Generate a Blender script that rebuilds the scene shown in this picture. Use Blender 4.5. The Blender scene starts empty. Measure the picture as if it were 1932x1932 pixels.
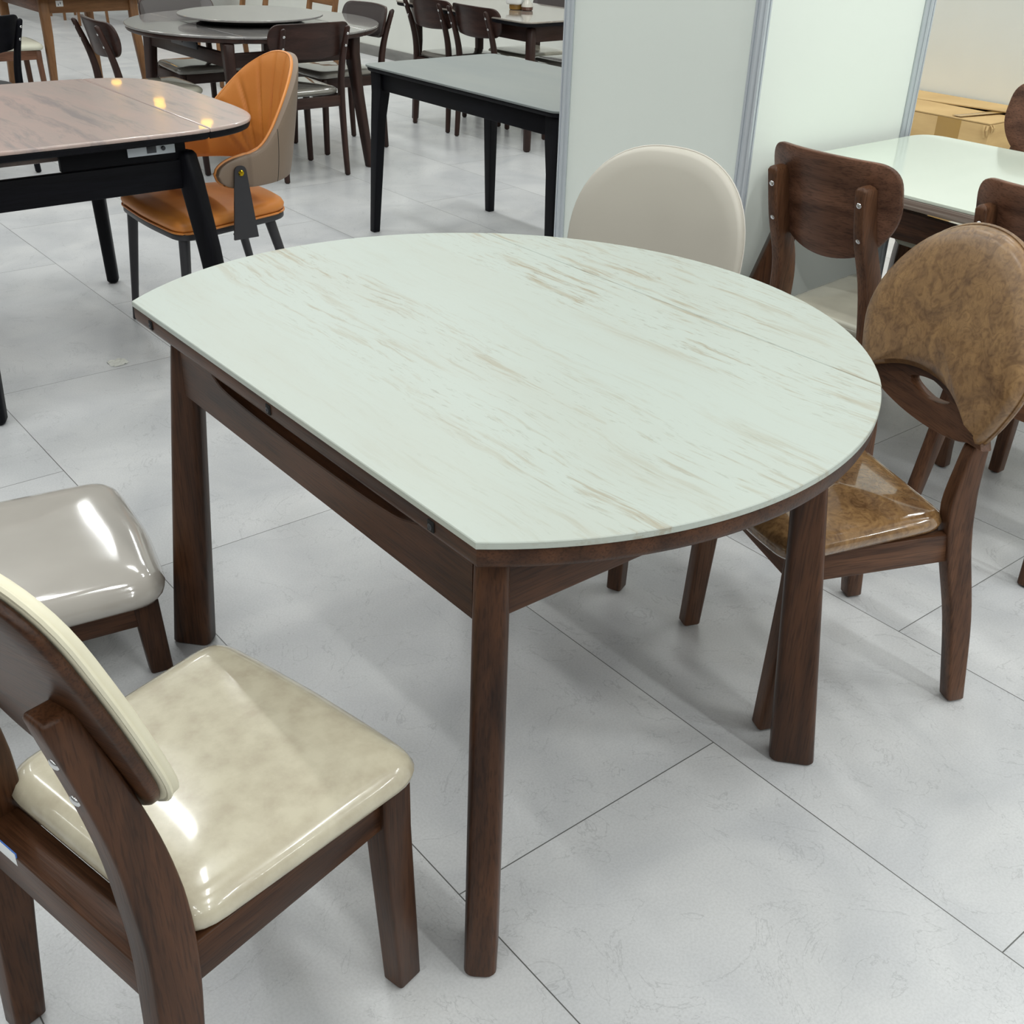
import bpy, bmesh, math, random
from mathutils import Vector, Matrix
random.seed(7)
C = bpy.context.scene.collection
PI = math.pi
R = math.radians

# ------------------------------------------------------------------ camera
# world axes follow the floor tiles: x = across the tile rows, y = along them
F_PX = 2088.0; PITCH = .5212; ROLL = .0321; CAM_H = 1.4659; YAW = .8801
def camera():
    cd = bpy.data.cameras.new('camera'); co = bpy.data.objects.new('camera', cd); C.objects.link(co)
    cd.sensor_width = 36; cd.lens = F_PX / 1932 * 36; cd.clip_start = .02; cd.clip_end = 200
    cp, sp = math.cos(PITCH), math.sin(PITCH)
    d2 = Vector((math.cos(.6907), math.sin(.6907), 0)); d1 = Vector((math.cos(-.8801), math.sin(-.8801), 0))
    def w(v): return Vector((v.dot(d2), -v.dot(d1), v.z))
    fw = Vector((0, cp, -sp)); up = Vector((0, sp, cp)); rt = Vector((1, 0, 0))
    c, s = math.cos(ROLL), math.sin(ROLL)
    rx = w(c*rt + s*up); ry = w(-s*rt + c*up); fw = w(fw)
    m = Matrix((rx, ry, -fw)).transposed().to_4x4(); m.translation = (0, 0, CAM_H)
    co.matrix_world = m
    bpy.context.scene.camera = co
camera()

# ------------------------------------------------------------------ materials
def srgb(r, g, b):
    f = lambda c: (c/255/12.92) if c <= 10 else ((c/255+.055)/1.055)**2.4
    return (f(r), f(g), f(b), 1)
MATS = {}
def mat(name, col, rough=.5, metal=0, coat=0, spec=.5, noise=None, bump=0, bscale=200, emit=None, coat_rough=.05):
    m = bpy.data.materials.new(name); m.use_nodes = True; nt = m.node_tree; b = nt.nodes['Principled BSDF']
    b.inputs['Base Color'].default_value = col; b.inputs['Roughness'].default_value = rough
    b.inputs['Metallic'].default_value = metal; b.inputs['Coat Weight'].default_value = coat
    b.inputs['Coat Roughness'].default_value = coat_rough
    b.inputs['Specular IOR Level'].default_value = spec
    if emit:
        b.inputs['Emission Color'].default_value = emit[0]; b.inputs['Emission Strength'].default_value = emit[1]
    tc = nt.nodes.new('ShaderNodeTexCoord')
    if noise:                                           # noise = (second colour, scale xyz, detail, lo, hi)
        c2, sc, det, lo, hi = noise
        mp = nt.nodes.new('ShaderNodeMapping'); mp.inputs['Scale'].default_value = sc
        n = nt.nodes.new('ShaderNodeTexNoise'); n.inputs['Scale'].default_value = 1; n.inputs['Detail'].default_value = det
        n.inputs['Roughness'].default_value = .6
        r = nt.nodes.new('ShaderNodeValToRGB'); r.color_ramp.elements[0].position = lo; r.color_ramp.elements[1].position = hi
        r.color_ramp.elements[0].color = col; r.color_ramp.elements[1].color = c2
        L = nt.links.new
        L(tc.outputs['Object'], mp.inputs[0]); L(mp.outputs[0], n.inputs[0]); L(n.outputs[0], r.inputs[0]); L(r.outputs[0], b.inputs['Base Color'])
    if bump:
        n2 = nt.nodes.new('ShaderNodeTexNoise'); n2.inputs['Scale'].default_value = bscale; n2.inputs['Detail'].default_value = 3
        bp = nt.nodes.new('ShaderNodeBump'); bp.inputs['Strength'].default_value = bump; bp.inputs['Distance'].default_value = .002
        nt.links.new(tc.outputs['Object'], n2.inputs[0]); nt.links.new(n2.outputs[0], bp.inputs['Height']); nt.links.new(bp.outputs[0], b.inputs['Normal'])
    MATS[name] = m
    return m

def wood(name, dark, light, axis='z', rough=.38, coat=.12, streak=1.0, spec=.22):
    """stained wood: long soft figure plus fine open pores, running along one local axis"""
    m = bpy.data.materials.new(name); m.use_nodes = True; nt = m.node_tree; b = nt.nodes['Principled BSDF']; L = nt.links.new
    tc = nt.nodes.new('ShaderNodeTexCoord'); info = nt.nodes.new('ShaderNodeObjectInfo')
    ad = nt.nodes.new('ShaderNodeVectorMath'); ad.operation = 'ADD'
    L(tc.outputs['Object'], ad.inputs[0]); L(info.outputs['Random'], ad.inputs[1])
    i = 'xyz'.index(axis)
    def layer(a, l, det, rgh, dist=0):
        mp = nt.nodes.new('ShaderNodeMapping'); sc = [a, a, a]; sc[i] = l; mp.inputs['Scale'].default_value = sc
        n = nt.nodes.new('ShaderNodeTexNoise'); n.inputs['Scale'].default_value = 1; n.inputs['Detail'].default_value = det
        n.inputs['Roughness'].default_value = rgh; n.inputs['Distortion'].default_value = dist
        L(ad.outputs[0], mp.inputs[0]); L(mp.outputs[0], n.inputs[0]); return n
    n1 = layer(22, 2.2, 5, .6, .4); n2 = layer(330, 14, 2, .5)
    r = nt.nodes.new('ShaderNodeValToRGB'); r.color_ramp.elements[0].position = .3; r.color_ramp.elements[1].position = .72
    r.color_ramp.elements[0].color = dark; r.color_ramp.elements[1].color = light
    L(n1.outputs[0], r.inputs[0])
    p = nt.nodes.new('ShaderNodeValToRGB'); p.color_ramp.elements[0].position = .36; p.color_ramp.elements[1].position = .5
    k = 1 - .45*streak
    p.color_ramp.elements[0].color = (k, k, k, 1); p.color_ramp.elements[1].color = (1, 1, 1, 1)
    L(n2.outputs[0], p.inputs[0])
    mx = nt.nodes.new('ShaderNodeMix'); mx.data_type = 'RGBA'; mx.blend_type = 'MULTIPLY'; mx.inputs['Factor'].default_value = .8
    L(r.outputs[0], mx.inputs['A']); L(p.outputs[0], mx.inputs['B']); L(mx.outputs['Result'], b.inputs['Base Color'])
    bp = nt.nodes.new('ShaderNodeBump'); bp.inputs['Strength'].default_value = .18*streak; bp.inputs['Distance'].default_value = .0015
    L(n2.outputs[0], bp.inputs['Height']); L(bp.outputs[0], b.inputs['Normal'])
    b.inputs['Roughness'].default_value = rough; b.inputs['Coat Weight'].default_value = coat; b.inputs['Coat Roughness'].default_value = .25; b.inputs['Specular IOR Level'].default_value = spec
    MATS[name] = m
    return m

for ax in 'xyz':
    wood('walnut_'+ax, srgb(43, 25, 15), srgb(90, 57, 36), ax, coat=.03)
    wood('brownwood_'+ax, srgb(58, 36, 25), srgb(114, 78, 55), ax, coat=.06)
    wood('ply_'+ax, srgb(74, 48, 35), srgb(128, 90, 70), ax, rough=.42)
    wood('espresso_'+ax, srgb(38, 25, 22), srgb(66, 44, 38), ax, rough=.38, streak=.5)
    wood('tan_'+ax, srgb(112, 78, 50), srgb(146, 106, 72), ax, rough=.45, streak=.5)
    wood('black_'+ax, srgb(11, 11, 14), srgb(20, 20, 26), ax, rough=.5, coat=0, streak=.6, spec=.12)

WHITE_EDGE = mat('slab_edge', srgb(205, 210, 203), .5)
PANEL = mat('white_panel', srgb(232, 238, 231), .42, bump=.05, bscale=60)
ALU = mat('brushed_aluminium', srgb(198, 204, 210), .42, .3)
STEEL = mat('bright_steel', srgb(215, 215, 215), .18, 1)
DARKSTEEL = mat('dark_steel', srgb(75, 76, 80), .35, .8)
BRASS = mat('brass', srgb(215, 178, 40), .2, 1)
RUBBER = mat('dark_rubber', srgb(24, 22, 22), .7)
CAVITY = mat('dark_recess', srgb(10, 10, 11), .8)
WALL = mat('cream_wall', srgb(226, 228, 221), .7, noise=(srgb(219, 221, 214), (1.2, 1.2, 1.2), 3, .35, .65), bump=.05, bscale=80)
FARWALL = mat('dull_wall', srgb(150, 146, 140), .8)
SKIRT = mat('grey_skirting', srgb(138, 137, 133), .5, noise=(srgb(112, 111, 108), (9, 1.5, 9), 4, .35, .65))
CREAM = mat('cream_leatherette', srgb(192, 184, 162), .22, coat=.5, coat_rough=.06, noise=(srgb(176, 166, 145), (26, 26, 26), 6, .38, .68), bump=.05, bscale=90)
CREAMPAD = mat('cream_pad', srgb(226, 220, 196), .4, noise=(srgb(218, 211, 186), (12, 12, 12), 3, .35, .65), bump=.06, bscale=150)
TAUPE = mat('taupe_vinyl', srgb(186, 180, 172), .1, coat=.8, coat_rough=.05, noise=(srgb(178, 172, 164), (4, 4, 4), 3, .35, .65), bump=.03, bscale=30)
OVALGREY = mat('grey_leatherette', srgb(190, 184, 172), .42, noise=(srgb(185, 179, 167), (3, 3, 3), 2, .3, .7), bump=.04, bscale=160)
PIPING = mat('pale_piping', srgb(196, 190, 180), .45)
SEATGREY = mat('grey_green_vinyl', srgb(176, 172, 156), .16, coat=.6, coat_rough=.06, noise=(srgb(164, 160, 146), (7, 7, 7), 3, .35, .65), bump=.04, bscale=40)
WRAP = mat('wrapped_grey_vinyl', srgb(132, 128, 120), .12, coat=1, coat_rough=.03, bump=.12, bscale=22)
SHEEN = mat('grey_faced_board', srgb(74, 67, 66), .32, coat=.3, coat_rough=.2)
ORANGE = mat('orange_leather', srgb(218, 140, 66), .42, noise=(srgb(204, 126, 54), (5, 5, 5), 3, .35, .65), bump=.08, bscale=170)
TAUPELEATHER = mat('brown_grey_leather', srgb(124, 106, 90), .5, bump=.12, bscale=190)
GUNMETAL = mat('gunmetal_paint', srgb(58, 57, 60), .4, .3)
CARD = mat('cardboard', srgb(196, 164, 112), .75, noise=(srgb(182, 150, 100), (3, 3, 14), 4, .35, .65), bump=.05, bscale=120)
TAPE = mat('packing_tape', srgb(172, 136, 76), .22, coat=.3)
PAPER = mat('white_paper', srgb(236, 238, 238), .6)
INK = mat('grey_print', srgb(120, 124, 130), .6)
BLUE = mat('blue_print', srgb(62, 110, 190), .5)
GREYTOP = mat('grey_stone_top', srgb(118, 124, 124), .4, noise=(srgb(130, 134, 131), (3, 1.0, 3), 4, .35, .65))
GREYEDGE = mat('grey_stone_edge', srgb(150, 148, 138), .4)
CREAMTOP = mat('ivory_top', srgb(218, 226, 212), .12, coat=.3, noise=(srgb(212, 221, 207), (1, 2.5, 1), 2, .4, .6))
PLYEDGE = mat('layered_edge', srgb(158, 146, 136), .5, noise=(srgb(122, 106, 96), (2, 2, 260), 1, .42, .58))
AMBERGLASS = mat('amber_glass', srgb(150, 112, 52), .08, coat=.6)
BROWNGLASS = mat('brown_glass', srgb(84, 44, 26), .06, coat=.8)
CLEARGLASS = mat('pale_glass', srgb(190, 186, 176), .05, coat=.8)
DARKGREEN = mat('black_green_board', srgb(42, 50, 48), .3, coat=.3)
CREAMSEAT = mat('off_white_fabric', srgb(208, 206, 188), .6)
SCRAP = mat('crumpled_film', srgb(208, 208, 200), .4)
DARKCAB = mat('dark_cabinet', srgb(40, 32, 36), .4)
PALEBOARD = mat('pale_board', srgb(206, 210, 206), .5)

def streak_top(name, base, veins, along='y', rough=.3, coat=0, warp=.35, bands=False):
    """stone or laminate with veins drawn out along one axis; veins: list of (colour, across, along, lo, hi, amount)"""
    m = bpy.data.materials.new(name); m.use_nodes = True; nt = m.node_tree; b = nt.nodes['Principled BSDF']; L = nt.links.new
    tc = nt.nodes.new('ShaderNodeTexCoord')
    wn = nt.nodes.new('ShaderNodeTexNoise'); wn.inputs['Scale'].default_value = 2.6; wn.inputs['Detail'].default_value = 3
    L(tc.outputs['Object'], wn.inputs[0])
    vm = nt.nodes.new('ShaderNodeVectorMath'); vm.operation = 'SCALE'; vm.inputs['Scale'].default_value = warp*.12
    L(wn.outputs['Color'], vm.inputs[0])
    va = nt.nodes.new('ShaderNodeVectorMath'); va.operation = 'ADD'; L(tc.outputs['Object'], va.inputs[0]); L(vm.outputs[0], va.inputs[1])
    cur = None
    for k, (col, ac, al, lo, hi, amt) in enumerate(veins):
        mp = nt.nodes.new('ShaderNodeMapping')
        mp.inputs['Scale'].default_value = (ac, al, ac) if along == 'y' else (al, ac, ac)
        mp.inputs['Location'].default_value = (3.7*k, 1.9*k, 0)
        n = nt.nodes.new('ShaderNodeTexNoise'); n.inputs['Scale'].default_value = 1; n.inputs['Detail'].default_value = 7; n.inputs['Roughness'].default_value = .66
        r = nt.nodes.new('ShaderNodeValToRGB'); r.color_ramp.elements[0].position = lo; r.color_ramp.elements[1].position = hi
        r.color_ramp.elements[0].color = (0, 0, 0, 1); r.color_ramp.elements[1].color = (amt, amt, amt, 1)
        L(va.outputs[0], mp.inputs[0]); L(mp.outputs[0], n.inputs[0]); L(n.outputs[0], r.inputs[0])
        fac = r.outputs[0]
        if bands and k:
            mp2 = nt.nodes.new('ShaderNodeMapping'); mp2.inputs['Scale'].default_value = (4.2, .55, 1); mp2.inputs['Location'].default_value = (.37, .2, 0)
            nb = nt.nodes.new('ShaderNodeTexNoise'); nb.inputs['Scale'].default_value = 1; nb.inputs['Detail'].default_value = 3
            rb = nt.nodes.new('ShaderNodeValToRGB'); rb.color_ramp.elements[0].position = .42; rb.color_ramp.elements[1].position = .62
            rb.color_ramp.elements[0].color = (.12, .12, .12, 1)
            L(va.outputs[0], mp2.inputs[0]); L(mp2.outputs[0], nb.inputs[0]); L(nb.outputs[0], rb.inputs[0])
            mu = nt.nodes.new('ShaderNodeMath'); mu.operation = 'MULTIPLY'; L(fac, mu.inputs[0]); L(rb.outputs[0], mu.inputs[1]); fac = mu.outputs[0]
        mx = nt.nodes.new('ShaderNodeMix'); mx.data_type = 'RGBA'
        if cur is None: mx.inputs['A'].default_value = base
        else: L(cur, mx.inputs['A'])
        mx.inputs['B'].default_value = col; L(fac, mx.inputs['Factor']); cur = mx.outputs['Result']
    L(cur, b.inputs['Base Color'])
    b.inputs['Roughness'].default_value = rough; b.inputs['Coat Weight'].default_value = coat; b.inputs['Coat Roughness'].default_value = .03
    MATS[name] = m
    return m
TRAV = streak_top('travertine_slab', srgb(176, 183, 175), [
    (srgb(170, 170, 158), 5, .7, .45, .72, .5),
    (srgb(154, 142, 118), 34, 2.4, .545, .64, .75),
    (srgb(146, 132, 106), 85, 5.0, .56, .66, .8),
    (srgb(132, 128, 112), 160, 22, .58, .66, .6)], rough=.38, warp=.55, bands=True)
PINKTOP = streak_top('rosy_grey_slab', srgb(188, 162, 153), [
    (srgb(170, 156, 149), 3, .7, .42, .66, .9),
    (srgb(138, 130, 130), 16, 1.2, .52, .66, .7),
    (srgb(170, 158, 148), 26, 1.0, .58, .68, .6)], rough=.2, coat=.3, warp=.9)
SLATETOP = streak_top('grey_gloss_slab', srgb(136, 132, 128), [
    (srgb(112, 110, 112), 6, 1.0, .42, .66, .9),
    (srgb(166, 158, 150), 14, 1.0, .55, .68, .7)], rough=.12, coat=.5, warp=.8)
BEIGETOP = streak_top('beige_gloss_slab', srgb(150, 142, 132), [
    (srgb(126, 120, 114), 8, 1.0, .45, .66, .8),
    (srgb(176, 166, 152), 18, 1.2, .56, .68, .7)], rough=.1, coat=.6, warp=.8)

def mottled(name):
    m = bpy.data.materials.new(name); m.use_nodes = True; nt = m.node_tree; b = nt.nodes['Principled BSDF']; L = nt.links.new
    tc = nt.nodes.new('ShaderNodeTexCoord')
    n = nt.nodes.new('ShaderNodeTexNoise'); n.inputs['Scale'].default_value = 13; n.inputs['Detail'].default_value = 9; n.inputs['Roughness'].default_value = .72; n.inputs['Distortion'].default_value = 1.2
    r = nt.nodes.new('ShaderNodeValToRGB'); e = r.color_ramp.elements
    e[0].position = .3; e[0].color = srgb(98, 72, 50); e[1].position = .72; e[1].color = srgb(166, 130, 86)
    x = e.new(.5); x.color = srgb(136, 104, 69)
    n2 = nt.nodes.new('ShaderNodeTexNoise'); n2.inputs['Scale'].default_value = 40; n2.inputs['Detail'].default_value = 4; n2.inputs['Distortion'].default_value = 2.5
    r2 = nt.nodes.new('ShaderNodeValToRGB'); r2.color_ramp.elements[0].position = .35; r2.color_ramp.elements[0].color = (.55, .5, .47, 1); r2.color_ramp.elements[1].position = .55
    mx = nt.nodes.new('ShaderNodeMix'); mx.data_type = 'RGBA'; mx.blend_type = 'MULTIPLY'; mx.inputs['Factor'].default_value = .7
    L(tc.outputs['Object'], n.inputs[0]); L(tc.outputs['Object'], n2.inputs[0]); L(n.outputs[0], r.inputs[0]); L(n2.outputs[0], r2.inputs[0])
    L(r.outputs[0], mx.inputs['A']); L(r2.outputs[0], mx.inputs['B']); L(mx.outputs['Result'], b.inputs['Base Color'])
    MATS[name] = m
    return m, b
MOTTLED, _b = mottled('mottled_brown_leather'); _b.inputs['Roughness'].default_value = .38; _b.inputs['Coat Weight'].default_value = .15; _b.inputs['Coat Roughness'].default_value = .2
MOTTLEDWRAP, _b = mottled('mottled_brown_seat_in_film'); _b.inputs['Roughness'].default_value = .15; _b.inputs['Coat Weight'].default_value = 1; _b.inputs['Coat Roughness'].default_value = .02

def floor_mat():
    m = bpy.data.materials.new('stone_look_tile'); m.use_nodes = True; nt = m.node_tree; b = nt.nodes['Principled BSDF']; L = nt.links.new
    tc = nt.nodes.new('ShaderNodeTexCoord')
    mp = nt.nodes.new('ShaderNodeMapping'); mp.inputs['Rotation'].default_value = (0, 0, R(90))
    # joints: rows .62 wide across x, 1.235 long along y, every second row shifted by half a tile
    sep = nt.nodes.new('ShaderNodeSeparateXYZ'); L(tc.outputs['Object'], sep.inputs[0])
    def math_(op, a, bb=None):
        n = nt.nodes.new('ShaderNodeMath'); n.operation = op
        for i, v in enumerate((a, bb)):
            if v is None: continue
            if isinstance(v, (int, float)): n.inputs[i].default_value = v
            else: L(v, n.inputs[i])
        return n.outputs[0]
    fx = math_('DIVIDE', math_('SUBTRACT', sep.outputs['X'], .76 - .62*40), .62)
    row = math_('FLOOR', fx); frx = math_('FRACT', fx)
    odd = math_('MODULO', row, 2.0)
    fy = math_('ADD', math_('DIVIDE', math_('SUBTRACT', sep.outputs['Y'], 1.025 - 1.235*40), 1.235), math_('MULTIPLY', odd, .5))
    fry = math_('FRACT', fy); coly = math_('FLOOR', fy)
    w = .0011
    ex = math_('MULTIPLY', math_('MINIMUM', frx, math_('SUBTRACT', 1.0, frx)), .62)
    ey = math_('MULTIPLY', math_('MINIMUM', fry, math_('SUBTRACT', 1.0, fry)), 1.235)
    joint = math_('LESS_THAN', math_('MINIMUM', ex, ey), w)
    cmb = nt.nodes.new('ShaderNodeCombineXYZ'); L(math_('MULTIPLY', row, 7.31), cmb.inputs[0]); L(math_('MULTIPLY', coly, 3.77), cmb.inputs[1])
    add = nt.nodes.new('ShaderNodeVectorMath'); add.operation = 'ADD'; L(tc.outputs['Object'], add.inputs[0]); L(cmb.outputs[0], add.inputs[1])
    n1 = nt.nodes.new('ShaderNodeTexNoise'); n1.inputs['Scale'].default_value = 3.2; n1.inputs['Detail'].default_value = 6; n1.inputs['Distortion'].default_value = .9
    n2 = nt.nodes.new('ShaderNodeTexNoise'); n2.inputs['Scale'].default_value = 220; n2.inputs['Detail'].default_value = 2
    # slate-like ridges and cracks
    n3 = nt.nodes.new('ShaderNodeTexNoise'); n3.inputs['Scale'].default_value = 4.5; n3.inputs['Detail'].default_value = 8; n3.inputs['Distortion'].default_value = 1.6; n3.inputs['Roughness'].default_value = .55
    for n in (n1, n2, n3): L(add.outputs[0], n.inputs[0])
    r1 = nt.nodes.new('ShaderNodeValToRGB'); r1.color_ramp.elements[0].position = .33; r1.color_ramp.elements[0].color = srgb(188, 189, 191)
    r1.color_ramp.elements[1].position = .68; r1.color_ramp.elements[1].color = srgb(207, 207, 207)
    L(n1.outputs[0], r1.inputs[0])
    vein = math_('MULTIPLY', math_('LESS_THAN', math_('ABSOLUTE', math_('SUBTRACT', n3.outputs[0], .5)), .004), .22)
    mv = nt.nodes.new('ShaderNodeMix'); mv.data_type = 'RGBA'; L(r1.outputs[0], mv.inputs['A']); mv.inputs['B'].default_value = srgb(120, 121, 123); L(vein, mv.inputs['Factor'])
    r2 = nt.nodes.new('ShaderNodeValToRGB'); r2.color_ramp.elements[0].position = .3; r2.color_ramp.elements[0].color = (.88, .88, .88, 1); r2.color_ramp.elements[1].position = .62
    L(n2.outputs[0], r2.inputs[0])
    mm = nt.nodes.new('ShaderNodeMix'); mm.data_type = 'RGBA'; mm.blend_type = 'MULTIPLY'; mm.inputs['Factor'].default_value = .8
    L(mv.outputs['Result'], mm.inputs['A']); L(r2.outputs[0], mm.inputs['B'])
    mj = nt.nodes.new('ShaderNodeMix'); mj.data_type = 'RGBA'; L(mm.outputs['Result'], mj.inputs['A']); mj.inputs['B'].default_value = srgb(92, 92, 90); L(joint, mj.inputs['Factor'])
    L(mj.outputs['Result'], b.inputs['Base Color'])
    bp = nt.nodes.new('ShaderNodeBump'); bp.inputs['Strength'].default_value = .35; bp.inputs['Distance'].default_value = .004
    hs = math_('ADD', math_('MULTIPLY', n3.outputs[0], 1.0), math_('MULTIPLY', n2.outputs[0], .12))
    L(hs, bp.inputs['Height']); L(bp.outputs[0], b.inputs['Normal'])
    b.inputs['Roughness'].default_value = .3; b.inputs['Specular IOR Level'].default_value = .5
    MATS['floor'] = m
    return m
FLOOR = floor_mat()

# ------------------------------------------------------------------ mesh helpers
class MB:
    """collects shapes and links them as ONE mesh object; each shape may take its own material slot"""
    def __init__(s): s.v = []; s.f = []; s.mi = []; s.cur = 0
    def add(s, vs, fs):
        o = len(s.v); s.v += [tuple(p) for p in vs]
        for f in fs: s.f.append([i+o for i in f]); s.mi.append(s.cur)
    def loft(s, rings, cap0=True, cap1=True):
        n = len(rings[0]); vs = [p for r in rings for p in r]; fs = []
        for i in range(len(rings)-1):
            for j in range(n):
                k = (j+1) % n; fs.append([i*n+j, i*n+k, (i+1)*n+k, (i+1)*n+j])
        if cap0: fs.append(list(range(n))[::-1])
        if cap1: fs.append([(len(rings)-1)*n+j for j in range(n)])
        s.add(vs, fs)
    def bar(s, pts, sizes, ax, ay, r=.006, ch=.004, n=3, chb=None):
        """rounded-rectangle bar through pts; sizes = (a, b) full widths along ax, ay at every point; ends chamfered by ch"""
        ax, ay = Vector(ax), Vector(ay); pts = [Vector(p) for p in pts]
        if not isinstance(sizes, list): sizes = [sizes]*len(pts)
        sec = lambda a, b, q: rrect(a, b, min(q, a*.49, b*.49), n)
        def ring(c, a, b, q): return [c + ax*x + ay*y for x, y in sec(a, b, q)]
        rings = []
        d0 = (pts[1]-pts[0]).normalized(); d1 = (pts[-1]-pts[-2]).normalized()
        c0 = ch if chb is None else chb
        if c0 > 0:
            rings.append(ring(pts[0], sizes[0][0]-2*c0, sizes[0][1]-2*c0, max(r-c0, .001)))
            rings.append(ring(pts[0]+d0*c0*.35, sizes[0][0]-.7*c0, sizes[0][1]-.7*c0, r))
            rings.append(ring(pts[0]+d0*c0, sizes[0][0], sizes[0][1], r))
        else: rings.append(ring(pts[0], *sizes[0], r))
        for p, z in zip(pts[1:-1], sizes[1:-1]): rings.append(ring(p, z[0], z[1], r))
        if ch > 0:
            rings.append(ring(pts[-1]-d1*ch, sizes[-1][0], sizes[-1][1], r))
            rings.append(ring(pts[-1]-d1*ch*.35, sizes[-1][0]-.7*ch, sizes[-1][1]-.7*ch, r))
            rings.append(ring(pts[-1], sizes[-1][0]-2*ch, sizes[-1][1]-2*ch, max(r-ch, .001)))
        else: rings.append(ring(pts[-1], *sizes[-1], r))
        s.loft(rings)
    def box(s, c, size, rz=0, r=.003, ch=.002):
        c = Vector(c); x, y, z = size
        s.bar([c-Vector((0, 0, z/2)), c+Vector((0, 0, z/2))], (x, y), (math.cos(rz), math.sin(rz), 0), (-math.sin(rz), math.cos(rz), 0), r, ch, 2)
    def lathe(s, prof, M=None, n=20, cap0=True, cap1=True):
        M = M or Matrix.Identity(4)
        s.loft([[M @ Vector((r*math.cos(2*PI*j/n), r*math.sin(2*PI*j/n), z)) for j in range(n)] for r, z in prof], cap0, cap1)
    def rod(s, p0, p1, r0, r1=None, n=14):
        p0, p1 = Vector(p0), Vector(p1); d = p1-p0
        M = Matrix.Translation(p0) @ d.to_track_quat('Z', 'Y').to_matrix().to_4x4(); r1 = r0 if r1 is None else r1; l = d.length; c = min(r0, r1)*.25
        s.lathe([(r0-c, 0), (r0, c), (r1, l-c), (r1-c, l)], M, n)
    def slab(s, outline, prof, mapf):
        """rings of an outline: prof entries (inset, scale, offset); scale 0 = centre point. mapf(x, y, off) -> 3D"""
        n = len(outline); nrm = []
        for i in range(n):
            a, b, c = Vector(outline[i-1]), Vector(outline[i]), Vector(outline[(i+1) % n])
            e1 = (b-a).normalized(); e2 = (c-b).normalized()
            n1 = Vector((-e1.y, e1.x)); n2 = Vector((-e2.y, e2.x)); m = n1+n2
            if m.length < 1e-6: m = n1
            m.normalize(); nrm.append(m / max(.5, m.dot(n1)))
        cx = sum(p[0] for p in outline)/n; cy = sum(p[1] for p in outline)/n
        vs = []; idx = []
        for ins, sc, off in prof:
            if sc == 0: idx.append(len(vs)); vs.append(mapf(cx, cy, off)); continue
            idx.append(len(vs))
            for i in range(n):
                x = outline[i][0]+nrm[i].x*ins; y = outline[i][1]+nrm[i].y*ins
                vs.append(mapf(cx+(x-cx)*sc, cy+(y-cy)*sc, off))
        fs = []
        for k in range(len(prof)-1):
            a, b = idx[k], idx[k+1]; za, zb = prof[k][1] == 0, prof[k+1][1] == 0
            for j in range(n):
                l = (j+1) % n
                if za: fs.append([a, b+j, b+l])
                elif zb: fs.append([a+j, b, a+l])
                else: fs.append([a+j, b+j, b+l, a+l])
        if prof[0][1] != 0: fs.append([idx[0]+j for j in range(n)])
        if prof[-1][1] != 0: fs.append([idx[-1]+j for j in range(n)][::-1])
        s.add(vs, fs)
    def build(s, name, m, parent=None, smooth=True, ang=38, loc=None):
        me = bpy.data.meshes.new(name); me.from_pydata(s.v, [], s.f)
        ms = m if isinstance(m, (list, tuple)) else [m]
        for x in ms: me.materials.append(MATS[x] if isinstance(x, str) else x)
        for p, k in zip(me.polygons, s.mi): p.material_index = min(k, len(ms)-1)
        bm = bmesh.new(); bm.from_mesh(me); bmesh.ops.recalc_face_normals(bm, faces=bm.faces); bm.to_mesh(me); bm.free()
        if smooth:
            for p in me.polygons: p.use_smooth = True
            me.set_sharp_from_angle(angle=R(ang))
        o = bpy.data.objects.new(name, me); C.objects.link(o)
        if parent: o.parent = parent
        if loc: o.location = loc
        return o

def rrect(a, b, r, n=4):
    out = []
    for cx, cy, a0 in ((a/2-r, b/2-r, 0), (-a/2+r, b/2-r, 90), (-a/2+r, -b/2+r, 180), (a/2-r, -b/2+r, 270)):
        for i in range(n+1):
            t = R(a0+90*i/n); out.append((cx+r*math.cos(t), cy+r*math.sin(t)))
    return out
def dense(poly, step=.02):
    out = []
    for i in range(len(poly)):
        a, b = Vector(poly[i]), Vector(poly[(i+1) % len(poly)]); k = max(1, int((b-a).length/step))
        for j in range(k): out.append(tuple(a+(b-a)*(j/k)))
    return out
def rounded(poly, radii, n=8):
    """polygon with circular-ish rounded corners"""
    out = []; m = len(poly)
    for i in range(m):
        a, b, c = Vector(poly[i-1]), Vector(poly[i]), Vector(poly[(i+1) % m]); r = radii[i] if isinstance(radii, (list, tuple)) else radii
        r = min(r, (a-b).length*.49, (c-b).length*.49)
        p = b+(a-b).normalized()*r; q = b+(c-b).normalized()*r
        for k in range(n+1):
            t = k/n; out.append(tuple(p*(1-t)**2 + b*2*t*(1-t) + q*t*t))
    return out
def spline(pts, n=5):
    pts = [Vector(p) for p in pts]; out = []
    P = [pts[0]*2-pts[1]] + pts + [pts[-1]*2-pts[-2]]
    for i in range(1, len(P)-2):
        for k in range(n):
            t = k/n; a, b, c, d = P[i-1], P[i], P[i+1], P[i+2]
            out.append(.5*((2*b)+(c-a)*t+(2*a-5*b+4*c-d)*t*t+(3*b-a-3*c+d)*t**3))
    out.append(pts[-1]); return out

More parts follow.
